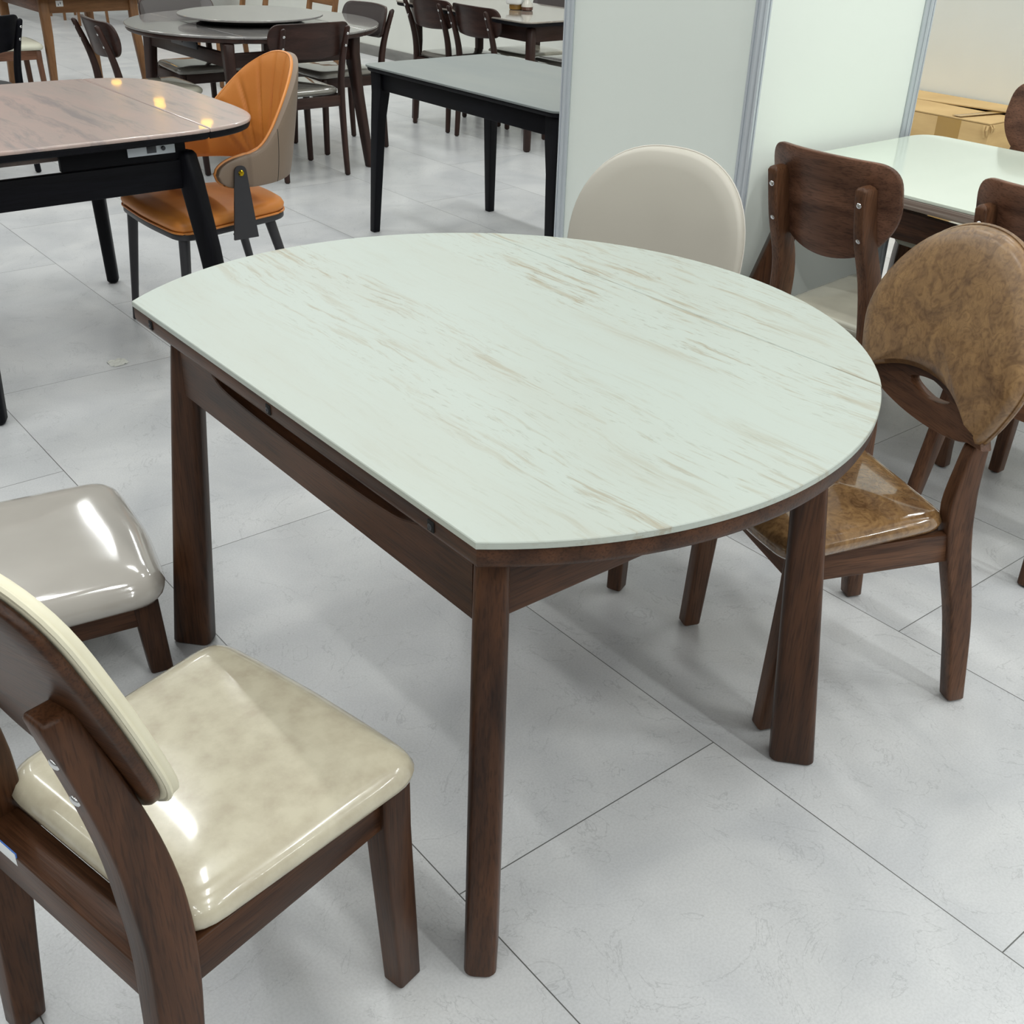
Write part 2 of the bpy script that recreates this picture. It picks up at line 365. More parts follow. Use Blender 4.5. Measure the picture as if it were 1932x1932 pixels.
def tag(o, label=None, cat=None, group=None, kind=None):
    if label: o['label'] = label
    if cat: o['category'] = cat
    if group: o['group'] = group
    if kind: o['kind'] = kind
    return o
def thing(name, label, cat, loc=(0, 0, 0), rz=0, group=None):
    o = bpy.data.objects.new(name, None); C.objects.link(o); o.location = loc; o.rotation_euler = (0, 0, rz); o.empty_display_size = .1
    return tag(o, label, cat, group)
def dup(o, loc, rz, label, group=None):
    r = o.copy(); C.objects.link(r); r.location = loc; r.rotation_euler = (0, 0, rz); r['label'] = label
    if group: r['group'] = group
    for ch in list(o.children):
        c = ch.copy(); C.objects.link(c); c.parent = r
        for g in list(ch.children):
            d = g.copy(); C.objects.link(d); d.parent = c
    return r

# ------------------------------------------------------------------ the setting
m = MB(); m.add([(-12, -10, 0), (16, -10, 0), (16, 22, 0), (-12, 22, 0)], [[0, 1, 2, 3]])
tag(m.build('floor', FLOOR, smooth=False), 'pale grey stone-look tile floor laid in long offset tiles', 'floor', kind='structure')
WU = 5.86
m = MB(); m.box((WU+.06, 6, 1.9), (.12, 27, 3.8), r=.001, ch=0)
tag(m.build('wall_back', WALL), 'cream hall wall behind the far tables and cardboard box', 'wall', kind='structure')
m = MB(); m.box((-3, 17, 1.9), (18, .12, 3.8), r=.001, ch=0)
tag(m.build('wall_far', FARWALL), 'dull grey wall at the far end of the hall', 'wall', kind='structure')
m = MB(); m.bar([(WU-.006, -6, .045), (WU-.006, 18, .045)], (.012, .09), (1, 0, 0), (0, 0, 1), .002, 0)
tag(m.build('baseboard_back', SKIRT), 'grey skirting strip along the foot of the cream wall', 'baseboard', kind='structure')

# ------------------------------------------------------------------ main table
TU, TV, TR, TD = 1.1158, 1.4478, .675, .415      # round top, one side leaf folded away: the straight side is at x = -TD
def main_table():
    t = thing('dining_table', 'round white stone-topped walnut table with one straight side, at the centre', 'table', (TU, TV, 0))
    a0 = math.acos(TD/TR)
    # fixed part between the two fold lines
    main_out = [(TR*math.cos(a), TR*math.sin(a)) for a in [a0+(PI-2*a0)*i/40 for i in range(41)]] + \
               [(TR*math.cos(a), TR*math.sin(a)) for a in [PI+a0+(PI-2*a0)*i/40 for i in range(41)]]
    leaf_out = [(TR*math.cos(a)+.0016, TR*math.sin(a)) for a in [-a0+2*a0*i/40 for i in range(41)]]
    flat = lambda x, y, o: Vector((x, y, o))
    def top(name, out, z0, z1, mt, par, lip=.0012, under=0):
        b = MB(); out = dense(out, .02)
        b.slab(out, [(0, 0, z1), (lip+.002, 1, z1), (lip, 1, z1), (0, 1, z1-lip), (0, 1, z0+lip), (lip, 1, z0), (0, 0, z0)], flat)
        return b.build(name, mt, par)
    tp = top('stone_top', main_out, .749, .76, TRAV, t)
    lf = top('leaf', leaf_out, .749, .76, TRAV, t)
    for nm, out in (('under_board', main_out), ('under_board', leaf_out)):
        b = MB(); o2 = dense(out, .02)
        b.slab(o2, [(.003, 1, .7488), (.002, 1, .747), (.002, 1, .728), (.005, 1, .721), (.012, 1, .717), (.016, 1, .717), (0, 0, .717)], flat)
        b.build(nm, 'walnut_y', t)
    # metal alignment sockets along the straight edge
    for y in (-.435, .005, .455):
        b = MB(); b.cur = 0
        b.box((-TD-.0006+.0025, y, .7362), (.004, .014, .016), r=.001, ch=.0005)
        b.cur = 1
        M = Matrix.Translation((-TD, y, .7355)) @ Matrix.Rotation(-PI/2, 4, 'Y')
        b.lathe([(.005, -.0005), (.0048, .0012), (.003, .0016), (.001, .0004)], M, 12)
        b.build('socket', [CAVITY, DARKSTEEL], t)
    # legs: blades standing on the diagonals, wider towards the floor
    LX, LY, OX, OY = .330, .463, -.022, -.024
    for sx in (-1, 1):
        for sy in (-1, 1):
            d = Vector((sx*.66, sy*.75, 0)).normalized(); p = Vector((-d.y, d.x, 0))
            top_c = Vector((OX+sx*LX, OY+sy*LY, 0))
            b = MB(); pts = []; sz = []
            for z, spl, w, n in ((0, .072, .084, .05), (.25, .048, .073, .05), (.5, .024, .062, .049), (.66, .008, .055, .048), (.715, .002, .053, .047)):
                pts.append(top_c + d*spl + Vector((0, 0, z))); sz.append((w, n))
            b.bar(pts, sz, d, p, r=.014, ch=.016, n=4, chb=.006)
            b.build('leg', 'walnut_z', t)
    # side rails along x
    for sy in (-1, 1):
        b = MB(); b.bar([(OX-LX+.012, OY+sy*(LY+.006), .655), (OX+LX-.012, OY+sy*(LY+.006), .655)], (.024, .105), (0, 1, 0), (0, 0, 1), .005, .001)
        b.build('side_rail', 'walnut_x', t)
    # end rails along y with the long finger recess in their upper edge
    for sx in (-1, 1):
        L = LY-.012; pts2 = [(-L, .595), (L, .595), (L, .7155)]
        prof = [(.352, .7155), (.34, .700), (.31, .680), (.26, .668), (.1, .662), (-.1, .662), (-.25, .668), (-.30, .678), (-.335, .69), (-.352, .7155)]
        if sx == 1: prof = [(.28, .7155), (.24, .69), (.15, .672), (0, .664), (-.15, .672), (-.24, .69), (-.28, .7155)]
        pts2 += [tuple(q)[:2] for q in spline([Vector((y, z, 0)) for y, z in prof], 4)] + [(-L, .7155)]
        b = MB(); x0 = OX+sx*(LX+.008)
        rings = []
        for dx, k in ((-.016, .002), (-.014, 0), (.014, 0), (.016, .002)):
            rings.append([Vector((x0+dx, OY+y, z - (k if z > .63 else -k))) for y, z in pts2])
        b.loft(rings)
        b.build('end_rail', 'walnut_y', t)
    # leaf slides under the top
    for y in (-.3, .3):
        b = MB(); b.bar([(-.33, y, .7075), (.62*.9, y, .7075)], (.03, .018), (0, 1, 0), (0, 0, 1), .002, .001)
        b.build('slide', DARKSTEEL, t)
    return t
main_table()

# ------------------------------------------------------------------ wooden chairs
def seat_outline(xf, xr, wf, wr, rf, rr, bow=.012):
    pts = [(xr, -wr), (xf, -wf), (xf+bow, -wf*.5), (xf+bow*1.4, 0), (xf+bow, wf*.5), (xf, wf), (xr, wr)]
    return dense(rounded(pts, [rr, rf, .02, .02, .02, rf, rr], 7), .03)
def cushion(out, z0, z1, dome=.01, puff=.012):
    """upholstered seat pad: outline at its widest, soft edge, domed top"""
    b = MB(); h = z1-z0
    b.slab(out, [(0, 0, z1+dome), (puff*1.2, .25, z1+dome*.95), (puff*1.2, .45, z1+dome*.8), (puff*1.2, .62, z1+dome*.58), (puff*1.2, .78, z1+dome*.3), (puff*1.2, .9, z1), (puff*1.2, .965, z1-h*.05), (puff*1.1, 1, z1-h*.115), (puff*.45, 1, z1-h*.27), (0, 1, z1-h*.52), (puff*.15, 1, z1-h*.75), (puff*.6, 1, z0+h*.06), (puff, 1, z0), (0, 0, z0)], lambda x, y, o: Vector((x, y, o)))
    return b
def board(out, t, mapf, edge=.003, front_puff=0, back_puff=0):
    """shaped board bent by mapf(y, z, off): off=0 back face, off=t front face"""
    b = MB()
    o = [(0, 0, t+front_puff), (0, .3, t+front_puff*.95), (0, .6, t+front_puff*.75), (0, .82, t+front_puff*.4), (max(edge, front_puff*.8), 1, t+front_puff*.0), (edge*.3, 1, t-edge*.4 if not front_puff else t*.8), (0, 1, t-edge if not front_puff else t*.55), (0, 1, edge), (edge*.3, 1, edge*.4), (edge, 1, 0), (0, .82, -back_puff*.4), (0, .6, -back_puff*.75), (0, .3, -back_puff), (0, 0, -back_puff)]
    b.slab(out, o, mapf)
    return b
def bolt(M, r=.0075):
    b = MB(); b.lathe([(r, 0), (r, r*.15), (r*.85, r*.36), (r*.5, r*.5), (.0008, r*.55)], M, 14); return b

def wood_chair(name, label, p, group=None, loc=(0, 0, 0), rz=0):
    """p: dimension dictionary; the chair looks along +x"""
    W = p['wood']; t = thing(name, label, 'chair', loc, rz, group)
    zs = p['zs']; xf, xr = p['xf'], p['xr']; fy, ry = p['fy'], p['ry']
    ah = p.get('ah', .058); atop = zs-p.get('pad', .045)+.002
    for s in (-1, 1):                                               # front legs
        b = MB(); w = p.get('fw', (.04, .036))
        b.bar([(xf+p.get('fsx', .012), s*(fy+p.get('fsy', .012)), .004), (xf, s*fy, atop-ah-.02), (xf, s*fy, atop-.002)],
              [(w[0]*.86, w[1]*.9), w, w], (1, 0, 0), (0, 1, 0), p.get('lr', .006), .003)
        lg = b.build('leg', W+'z', t)
        b = MB(); b.rod((xf+p.get('fsx', .012), s*(fy+p.get('fsy', .012)), 0), (xf+p.get('fsx', .012), s*(fy+p.get('fsy', .012)), .005), .012)
        b.build('foot_pad', RUBBER, lg)
    posts = []
    for s in (-1, 1):                                               # rear legs running up into the back posts
        path = [(x, s*y, z) for x, y, z in p['post']]
        pts = spline(path, 5); sz = []
        ps = p['postsize']
        for q in pts:
            z = q.z
            for i in range(len(ps)-1):
                if ps[i][0] <= z <= ps[i+1][0] or i == len(ps)-2:
                    k = min(1, max(0, (z-ps[i][0])/(ps[i+1][0]-ps[i][0]))); sz.append((ps[i][1]+(ps[i+1][1]-ps[i][1])*k, ps[i][2]+(ps[i+1][2]-ps[i][2])*k)); break
        b = MB(); b.bar(pts, sz, (1, 0, 0), (0, 1, 0), p.get('lr', .006), p.get('pch', .008), 3, .003)
        po = b.build('back_post', W+'z', t); posts.append(po)
        b = MB(); q = pts[0]; b.rod((q.x, q.y, 0), (q.x, q.y, q.z+.002), .012); b.build('foot_pad', RUBBER, po)
        for z in p.get('bolts', ()):
            q = min(pts, key=lambda v: abs(v.z-z)); i = pts.index(q); a = pts[min(i+1, len(pts)-1)]; c = pts[max(i-1, 0)]
            kk = (z-c.z)/(a.z-c.z) if a.z != c.z else 0; xx = c.x+(a.x-c.x)*kk; yy = c.y+(a.y-c.y)*kk
            tx = math.atan2(a.x-c.x, a.z-c.z)
            wx = sz[i][0]
            M = Matrix.Translation((xx-wx/2*math.cos(tx)+.0005, yy, z)) @ Matrix.Rotation(-PI/2+tx, 4, 'Y')
            bolt(M).build('bolt', STEEL, po)
    prear = p['post']; zr = atop-ah/2
    def post_x(z):
        for i in range(len(prear)-1):
            if prear[i][2] <= z <= prear[i+1][2]:
                k = (z-prear[i][2])/(prear[i+1][2]-prear[i][2]); return prear[i][0]+(prear[i+1][0]-prear[i][0])*k, prear[i][1]+(prear[i+1][1]-prear[i][1])*k
        return prear[-1][0], prear[-1][1]
    px, py = post_x(zr)
    b = MB(); b.bar([(xf+.004, -fy+.016, zr), (xf+.004, fy-.016, zr)], (.022, ah), (1, 0, 0), (0, 0, 1), .003, .001); b.build('front_rail', W+'y', t)
    rh = p.get('rear_h', ah)
    b = MB(); b.bar([(px, -py+.012, atop-rh/2), (px, py-.012, atop-rh/2)], (p.get('rear_t', .022), rh), (1, 0, 0), (0, 0, 1), .003, .001); b.build('rear_rail', W+'y', t)
    for s in (-1, 1):
        d = Vector((xf-px, s*(fy-py), 0)).normalized(); q = Vector((-d.y, d.x, 0))
        b = MB(); b.bar([Vector((px, s*py, zr))+d*.014, Vector((xf, s*fy, zr))-d*.014], (.022, ah), q, (0, 0, 1), .003, .001); b.build('side_rail', W+'x', t)
    so = seat_outline(*p['seat'])
    cushion(so, zs-p.get('pad', .045)+.003, zs, p.get('dome', .008), p.get('puff', .013)).build('seat', p['seatmat'], t, ang=80)
    p['back'](t, p)
    return t

def bent_back(out, t, z0, x0, lean, bend, matname, edge=.003, name='backrest', front=None):
    """curved plywood panel; x grows towards the sitter; edges wrap forward"""
    def mk(par, p):
        mapf = lambda y, z, o: Vector((x0 - (z-z0)*lean + bend*y*y + o, y, z))
        bo = board(out, t, mapf, edge).build(name, matname, par, ang=50)
        if front:                                                    # upholstered front pad, its own part
            fo, ft, puff, fm = front
            mp2 = lambda y, z, o: Vector((x0 - (z-z0)*lean + bend*y*y + t + .001 + o, y, z))
            pd = board(fo, ft, mp2, .004, front_puff=puff).build('back_pad', fm, par, ang=80)
            bb = MB(); n = len(fo)
            ring = [mp2(y*.995, z0+(z-z0)*.995, ft*.45) for y, z in fo]
            tubeloop(bb, [Vector(mp2(y, z, ft*.2)) for y, z in fo], .0035); bb.build('piping', fm, pd)
        return bo
    return mk
def tubeloop(b, pts, r, n=6, closed=True):
    rings = []; m = len(pts)
    for i in range(m):
        a = pts[i-1] if (closed or i) else pts[0]; c = pts[(i+1) % m] if (closed or i < m-1) else pts[-1]
        d = (c-a).normalized(); u = d.orthogonal().normalized()
        ref = Vector((1, 0, 0)) if abs(d.x) < .9 else Vector((0, 0, 1))
        u = d.cross(ref).normalized(); v = d.cross(u)
        rings.append([pts[i]+u*r*math.cos(2*PI*k/n)+v*r*math.sin(2*PI*k/n) for k in range(n)])
    if closed: rings.append(rings[0])
    b.loft(rings, not closed, not closed)

# --- cream chair in the foreground
def pebble(w, z0, z1, rt, rb, bulge=.01):
    pts = [(-w*.93, z0+.0), (w*.93, z0), (w, (z0+z1)/2), (w*.95, z1), (0, z1+bulge), (-w*.95, z1), (-w, (z0+z1)/2)]
    return dense(rounded(pts, [rb, rb, .06, rt, .08, rt, .06], 8), .02)
A = dict(wood='walnut_', zs=.452, xf=.165, xr=-.19, fy=.178, ry=.165, ah=.062, pad=.052, fw=(.052, .042), fsx=.012, fsy=.006, lr=.005,
         post=[(-.222, .192, .004), (-.208, .186, .2), (-.192, .178, .4), (-.196, .172, .52), (-.213, .166, .63), (-.252, .158, .785)],
         postsize=[(0, .046, .036), (.36, .062, .04), (.5, .062, .04), (.64, .05, .038), (.79, .036, .036)], pch=.006,
         bolts=(.672, .725), seat=(.205, -.178, .218, .196, .07, .06, .006), seatmat=CREAM, dome=.006, puff=.017, rear_h=.062, rear_t=.05)
bo = pebble(.214, .605, .935, .13, .11)
A['back'] = bent_back(bo, .014, .60, -.187, .34, .42, 'walnut_y', .004, front=(pebble(.217, .603, .938, .13, .11), .022, .02, CREAMPAD))
chA = wood_chair('dining_chair', 'walnut chair with cream glossy seat and cream-padded back, foreground', A, loc=(.384, 1.09, 0), rz=R(13.3))
b = MB(); b.bar([(-.2185, .082, .396), (-.2185, .135, .396)], (.0012, .024), (1, 0, 0), (0, 0, 1), .0004, 0); lab = b.build('price_sticker', BLUE, chA)
b = MB(); b.bar([(-.2193, .084, .396), (-.2193, .133, .396)], (.0006, .02), (1, 0, 0), (0, 0, 1), .0002, 0); b.build('sticker_paper', PAPER, lab)

# --- mottled brown chair on the right, back pierced by a handle hole
def brown_back(par, p):
    z0, x0, lean, bend = .50, -.125, .21, .35; y0 = .025
    mapf = lambda y, z, o: Vector((x0 - (z-z0)*lean + bend*y*y + o, y+y0, z))
    # one broad oval: the wooden lower part is a curved rail, the upholstered pad above it
    pts = []; AW = .186
    arch = lambda y: .608 + .056*(1-(y/AW)**2)
    for i in range(25): y = -AW+2*AW*i/24; pts.append((y, arch(y)))
    for y, z in [tuple(q)[:2] for q in spline([Vector(q) for q in ((.192, .617, 0), (.212, .655, 0), (.232, .72, 0), (.222, .785, 0), (.186, .848, 0), (.132, .899, 0), (.066, .930, 0), (0, .939, 0), (-.066, .930, 0), (-.132, .899, 0), (-.186, .848, 0), (-.222, .785, 0), (-.232, .72, 0), (-.212, .655, 0), (-.192, .617, 0))], 4)]: pts.append((y, z))
    pad = board(pts, .042, mapf, .006, front_puff=.016).build('back_pad', MOTTLED, par, ang=75)
    bb = MB(); tubeloop(bb, [mapf(y, z, .014) for y, z in pts], .0045); bb.build('piping', MOTTLED, pad)
    # wooden rail with the eye-shaped handle hole
    lo = [tuple(q)[:2] for q in spline([Vector(q) for q in ((.2, .612, 0), (.196, .594, 0), (.175, .589, 0), (.155, .594, 0), (.142, .590, 0), (.12, .582, 0), (.06, .572, 0), (0, .569, 0), (-.06, .572, 0), (-.12, .582, 0), (-.142, .590, 0), (-.155, .594, 0), (-.175, .589, 0), (-.196, .594, 0), (-.2, .612, 0))], 3)]
    up = [(-AW+2*AW*i/30, arch(-AW+2*AW*i/30)+.008) for i in range(31)]
    hole_c = (0, .6345); hw, hh = .062, .0165
    outer = up + lo
    # loft from the outline to the hole so the hole is real
    ang_sorted = []
    K = 72
    def ray_hit(a):
        d = Vector((math.cos(a), math.sin(a))); o = Vector(hole_c); best = None
        for i in range(len(outer)):
            p0 = Vector(outer[i]); e = Vector(outer[(i+1) % len(outer)])-p0; den = d.x*e.y-d.y*e.x
            if abs(den) < 1e-9: continue
            w = p0-o; tt = (w.x*e.y-w.y*e.x)/den; uu = (w.x*d.y-w.y*d.x)/den
            if tt > 0 and -1e-6 <= uu <= 1+1e-6 and (best is None or tt > best): best = tt
        return o+d*best
    inn, outr = [], []
    for k in range(K):
        a = 2*PI*k/K; ca, sa = math.cos(a), math.sin(a)
        r = 1/math.sqrt((ca/hw)**2+(sa/hh)**2); e = (abs(ca)**1.6)
        yy = ca*r; zz = sa*r
        q = abs(yy)/hw; inn.append((hole_c[0]+yy, hole_c[1]+zz*(1-.25*q)))
        outr.append(tuple(ray_hit(math.atan2(zz, yy))))
    rings = []
    th = .022
    def rg(src, o, sh=0): return [mapf(y, z, o) for y, z in src]
    mid = [((a[0]+b_[0])/2, (a[1]+b_[1])/2) for a, b_ in zip(inn, outr)]
    seq = [rg(inn, .003), rg(inn, th-.003), rg([(y*1.04, hole_c[1]+(z-hole_c[1])*1.06) for y, z in inn], th), rg(mid, th), rg([(y*.985, .62+(z-.62)*.96) for y, z in outr], th), rg(outr, th-.004), rg(outr, .003), rg([(y*.985, .62+(z-.62)*.96) for y, z in outr], 0), rg(mid, 0), rg([(y*1.04, hole_c[1]+(z-hole_c[1])*1.06) for y, z in inn], 0), rg(inn, .003)]
    bb = MB(); bb.loft(seq, False, False); bb.build('handle_rail', 'brownwood_y', par, ang=45)
Bc = dict(wood='brownwood_', zs=.452, xf=.19, xr=-.16, fy=.178, ry=.165, ah=.062, pad=.05, fw=(.045, .04), fsx=.016, fsy=.004,
          post=[(-.222, .198, .004), (-.19, .188, .2), (-.152, .176, .36), (-.138, .17, .46), (-.139, .172, .54), (-.142, .174, .588)],
          postsize=[(0, .038, .036), (.3, .054, .036), (.46, .058, .036), (.63, .03, .03)], pch=.004,
          seat=(.245, -.122, .225, .182, .07, .05, .016), seatmat=MOTTLEDWRAP, dome=.012, puff=.016, back=brown_back)
wood_chair('dining_chair', 'walnut chair with oval mottled brown leather back and handle hole', Bc, loc=(1.758, 1.088, 0), rz=R(157.5))

# --- oval-backed grey chair behind the table
def oval_back(par, p):
    z0, x0, lean, bend = .46, -.2, .2, .7
    mapf = lambda y, z, o: Vector((x0 - (z-z0)*lean + bend*y*y + o, y, z))
    pts = []
    for i in range(64):
        a = 2*PI*i/64; ca, sa = math.cos(a), math.sin(a)
        pts.append((.226*math.copysign(abs(ca)**.85, ca)+.012, .694+.226*math.copysign(abs(sa)**.85, sa)))
    pad = board(pts, .038, mapf, .006, front_puff=.012, back_puff=.006).build('backrest', OVALGREY, par, ang=80)
    bb = MB(); tubeloop(bb, [mapf(y, z, .012) for y, z in pts], .003); bb.build('piping', PIPING, pad)
Oc = dict(wood='brownwood_', zs=.46, xf=.2, xr=-.16, fy=.17, ry=.15, ah=.05, pad=.05, fw=(.046, .04), fsx=.012, fsy=.0,
          post=[(-.25, .17, .004), (-.215, .16, .25), (-.19, .152, .42), (-.197, .15, .52), (-.215, .148, .6)],
          postsize=[(0, .036, .034), (.4, .04, .034), (.6, .026, .026)], seat=(.235, -.17, .225, .19, .08, .07, .012), seatmat=OVALGREY, back=oval_back)
wood_chair('dining_chair', 'grey leatherette oval-backed chair between white round table and partition', Oc, loc=(1.738, 1.773, 0), rz=R(201))

# --- low padded stool at the left edge
def stool():
    t = thing('low_stool', 'low stool with shiny taupe seat at the left edge', 'stool', (.433, 2.12, 0), R(-9))
    zs = .238
    out = dense(rounded([(-.30, -.25), (.252, -.245), (.268, 0), (.252, .265), (-.30, .27), (-.31, 0)], [.06, .075, .05, .075, .06, .05], 8), .03)
    cushion(out, zs-.062, zs, .008, .02).build('seat', TAUPE, t, ang=80)
    for sx in (-1, 1):
        for sy in (-1, 1):
            b = MB(); x = .205 if sx > 0 else -.25
            b.bar([(x+sx*.012, sy*.2, .0), (x, sy*.195, zs-.062)], [(.046, .034), (.052, .036)], (1, 0, 0), (0, 1, 0), .005, .002, 3, .004); b.build('leg', 'walnut_z', t)
    for sy in (-1, 1):
        b = MB(); b.bar([(-.235, sy*.2, .147), (.186, sy*.2, .147)], (.022, .05), (0, 1, 0), (0, 0, 1), .003, .001); b.build('side_rail', 'walnut_x', t)
    for x in (-.25, .205):
        b = MB(); b.bar([(x, -.18, .147), (x, .18, .147)], (.022, .05), (1, 0, 0), (0, 0, 1), .003, .001); b.build('end_rail', 'walnut_y', t)
stool()
# ------------------------------------------------------------------ white table by the partition and its chairs
def superellipse(a, b, n, N=96):
    return [(a*math.copysign(abs(math.cos(t))**(2/n), math.cos(t)), b*math.copysign(abs(math.sin(t))**(2/n), math.sin(t))) for t in [2*PI*i/N for i in range(N)]]
flat = lambda x, y, o: Vector((x, y, o))
def plate(out, z0, z1, lip=.0015, lip0=None):
    b = MB(); l0 = lip if lip0 is None else lip0
    b.slab(out, [(0, 0, z1), (lip+.002, 1, z1), (lip, 1, z1), (lip*.3, 1, z1-lip*.35), (0, 1, z1-lip), (0, 1, z0+l0), (l0*.3, 1, z0+l0*.35), (l0, 1, z0), (0, 0, z0)], flat)
    return b
def white_table():
    h = .76; t = thing('dining_table', 'ivory-topped walnut table standing against the white partition', 'table', (3.1, 1.425, 0))
    hx, hy = .40, .70
    out = dense(rounded([(-hx, -hy), (-hx-.012, 0), (-hx, hy), (hx, hy), (hx+.012, 0), (hx, -hy)][::-1], [.09, .1, .09, .09, .1, .09], 8), .03)
    plate(out, h-.009, h, .0015).build('top', CREAMTOP, t)
    plate(out, h-.038, h-.0095, .002, .008).build('layered_board', PLYEDGE, t)
    lx, ly = .335, .625
    for sx in (-1, 1):
        for sy in (-1, 1):
            d = Vector((sx, sy, 0)).normalized(); q = Vector((-d.y, d.x, 0)); c = Vector((sx*lx, sy*ly, 0)); b = MB()
            b.bar([c+d*.15, c+d*.085+Vector((0, 0, .35)), c+d*.01+Vector((0, 0, .62)), c+Vector((0, 0, h-.04))], [(.092, .07), (.085, .07), (.07, .066), (.06, .06)], d, q, .012, .006); b.build('leg', 'walnut_z', t)
    for sy in (-1, 1):
        b = MB(); b.bar([(-lx, sy*ly, .672), (lx, sy*ly, .672)], (.024, .1), (0, 1, 0), (0, 0, 1), .004, .001); b.build('side_rail', 'walnut_x', t)
    for sx in (-1, 1):
        b = MB(); pts = [(-ly, .622), (ly, .622), (ly, h-.039)] + [(y, z) for y, z in [(.36, h-.039), (.33, h-.044), (.26, h-.06), (0, h-.068), (-.26, h-.06), (-.33, h-.044), (-.36, h-.039)]] + [(-ly, h-.039)]
        b.loft([[Vector((sx*lx+dx, y, z)) for y, z in pts] for dx in (-.012, .012)]); b.build('end_rail', 'walnut_y', t)
white_table()

def ply_back(par, p):
    z0, x0, lean, bend = .660, -.284, .27, 1.5
    mapf = lambda y, z, o: Vector((x0 - (z-z0)*lean + bend*y*y + o, y, z))
    pts = rounded([(-.12, z0+.02), (0, z0-.008), (.12, z0+.02), (.19, .775), (.186, .915), (0, .921), (-.186, .915), (-.19, .775)], [.06, .07, .06, .07, .055, .1, .055, .07], 8)
    board(dense(pts, .02), .016, mapf, .003).build('backrest', 'ply_y', par, ang=50)
Cc = dict(wood='brownwood_', zs=.475, xf=.19, xr=-.22, fy=.185, ry=.16, ah=.06, pad=.045, fw=(.042, .038),
          post=[(-.30, .178, .004), (-.268, .165, .2), (-.238, .15, .42), (-.238, .142, .52), (-.256, .134, .62), (-.305, .13, .74), (-.338, .13, .866)],
          postsize=[(0, .036, .032), (.4, .058, .032), (.55, .066, .032), (.7, .062, .03), (.9, .052, .03)], pch=.012,
          bolts=(.735, .822), seat=(.235, -.2, .232, .19, .08, .06, .012), seatmat=SEATGREY, back=ply_back)
chC = wood_chair('dining_chair', 'plywood-backed walnut chair with grey-green seat, nearest the partition post', Cc, 'plywood-backed chairs around the ivory table', loc=(2.62, 1.638, 0))
dup(chC, (2.72, 1.13, 0), 0, 'plywood-backed walnut chair behind the mottled brown chair at right edge')
dup(chC, (3.55, 1.84, 0), PI, 'plywood-backed chair on the far side of the ivory table, before the box')

# ------------------------------------------------------------------ partition: octagonal aluminium posts with white panels
MU, MV, PW, PH = 2.632, 2.167, .80, 2.5
def post(x, y, label):
    t = thing('partition_post', label, 'post', (x, y, 0), 0, 'partition posts'); n = 8
    b = MB(); prof = []
    for k in range(8):                                               # octagon with a groove in every face
        a = PI/8+k*PI/4; a2 = a+PI/4; r = .0235
        p0 = Vector((r*math.cos(a), r*math.sin(a), 0)); p1 = Vector((r*math.cos(a2), r*math.sin(a2), 0)); nn = ((p0+p1)/2).normalized()
        e = p1-p0; prof += [p0, p0+e*.34, p0+e*.34-nn*.0025, p0+e*.66-nn*.0025, p0+e*.66]
    b.loft([[p+Vector((0, 0, z)) for p in prof] for z in (.006, PH)]); b.build('extrusion', ALU, t, smooth=False)
    b = MB(); b.lathe([(.02, 0), (.022, .003), (.022, .008)], n=16); b.build('foot', RUBBER, t)
post(MU, MV, 'aluminium post at the corner where the two white panels meet')
post(MU, MV+PW-.003, 'aluminium post beside the grey-topped black table')
post(MU+PW, MV, 'aluminium post beside the cardboard box, behind the ivory table')
def panel(c, along, label):
    t = thing('partition_panel', label, 'panel', c, 0 if along == 'x' else PI/2, 'white partition panels')
    L = PW/2-.021
    b = MB(); b.bar([(0, 0, .045), (0, 0, PH-.045)], (2*L, .004), (1, 0, 0), (0, 1, 0), .001, 0, 2); b.build('infill_board', PANEL, t, smooth=False)
    for z in (.03, PH-.03):
        b = MB(); b.bar([(-L, 0, z), (L, 0, z)], (.018, .04), (0, 1, 0), (0, 0, 1), .002, .001); b.build('cross_beam', ALU, t)
panel((MU, MV+PW/2, 0), 'y', 'white partition panel behind the grey oval-backed chair')
panel((MU+PW/2, MV, 0), 'x', 'white partition panel behind the ivory table')

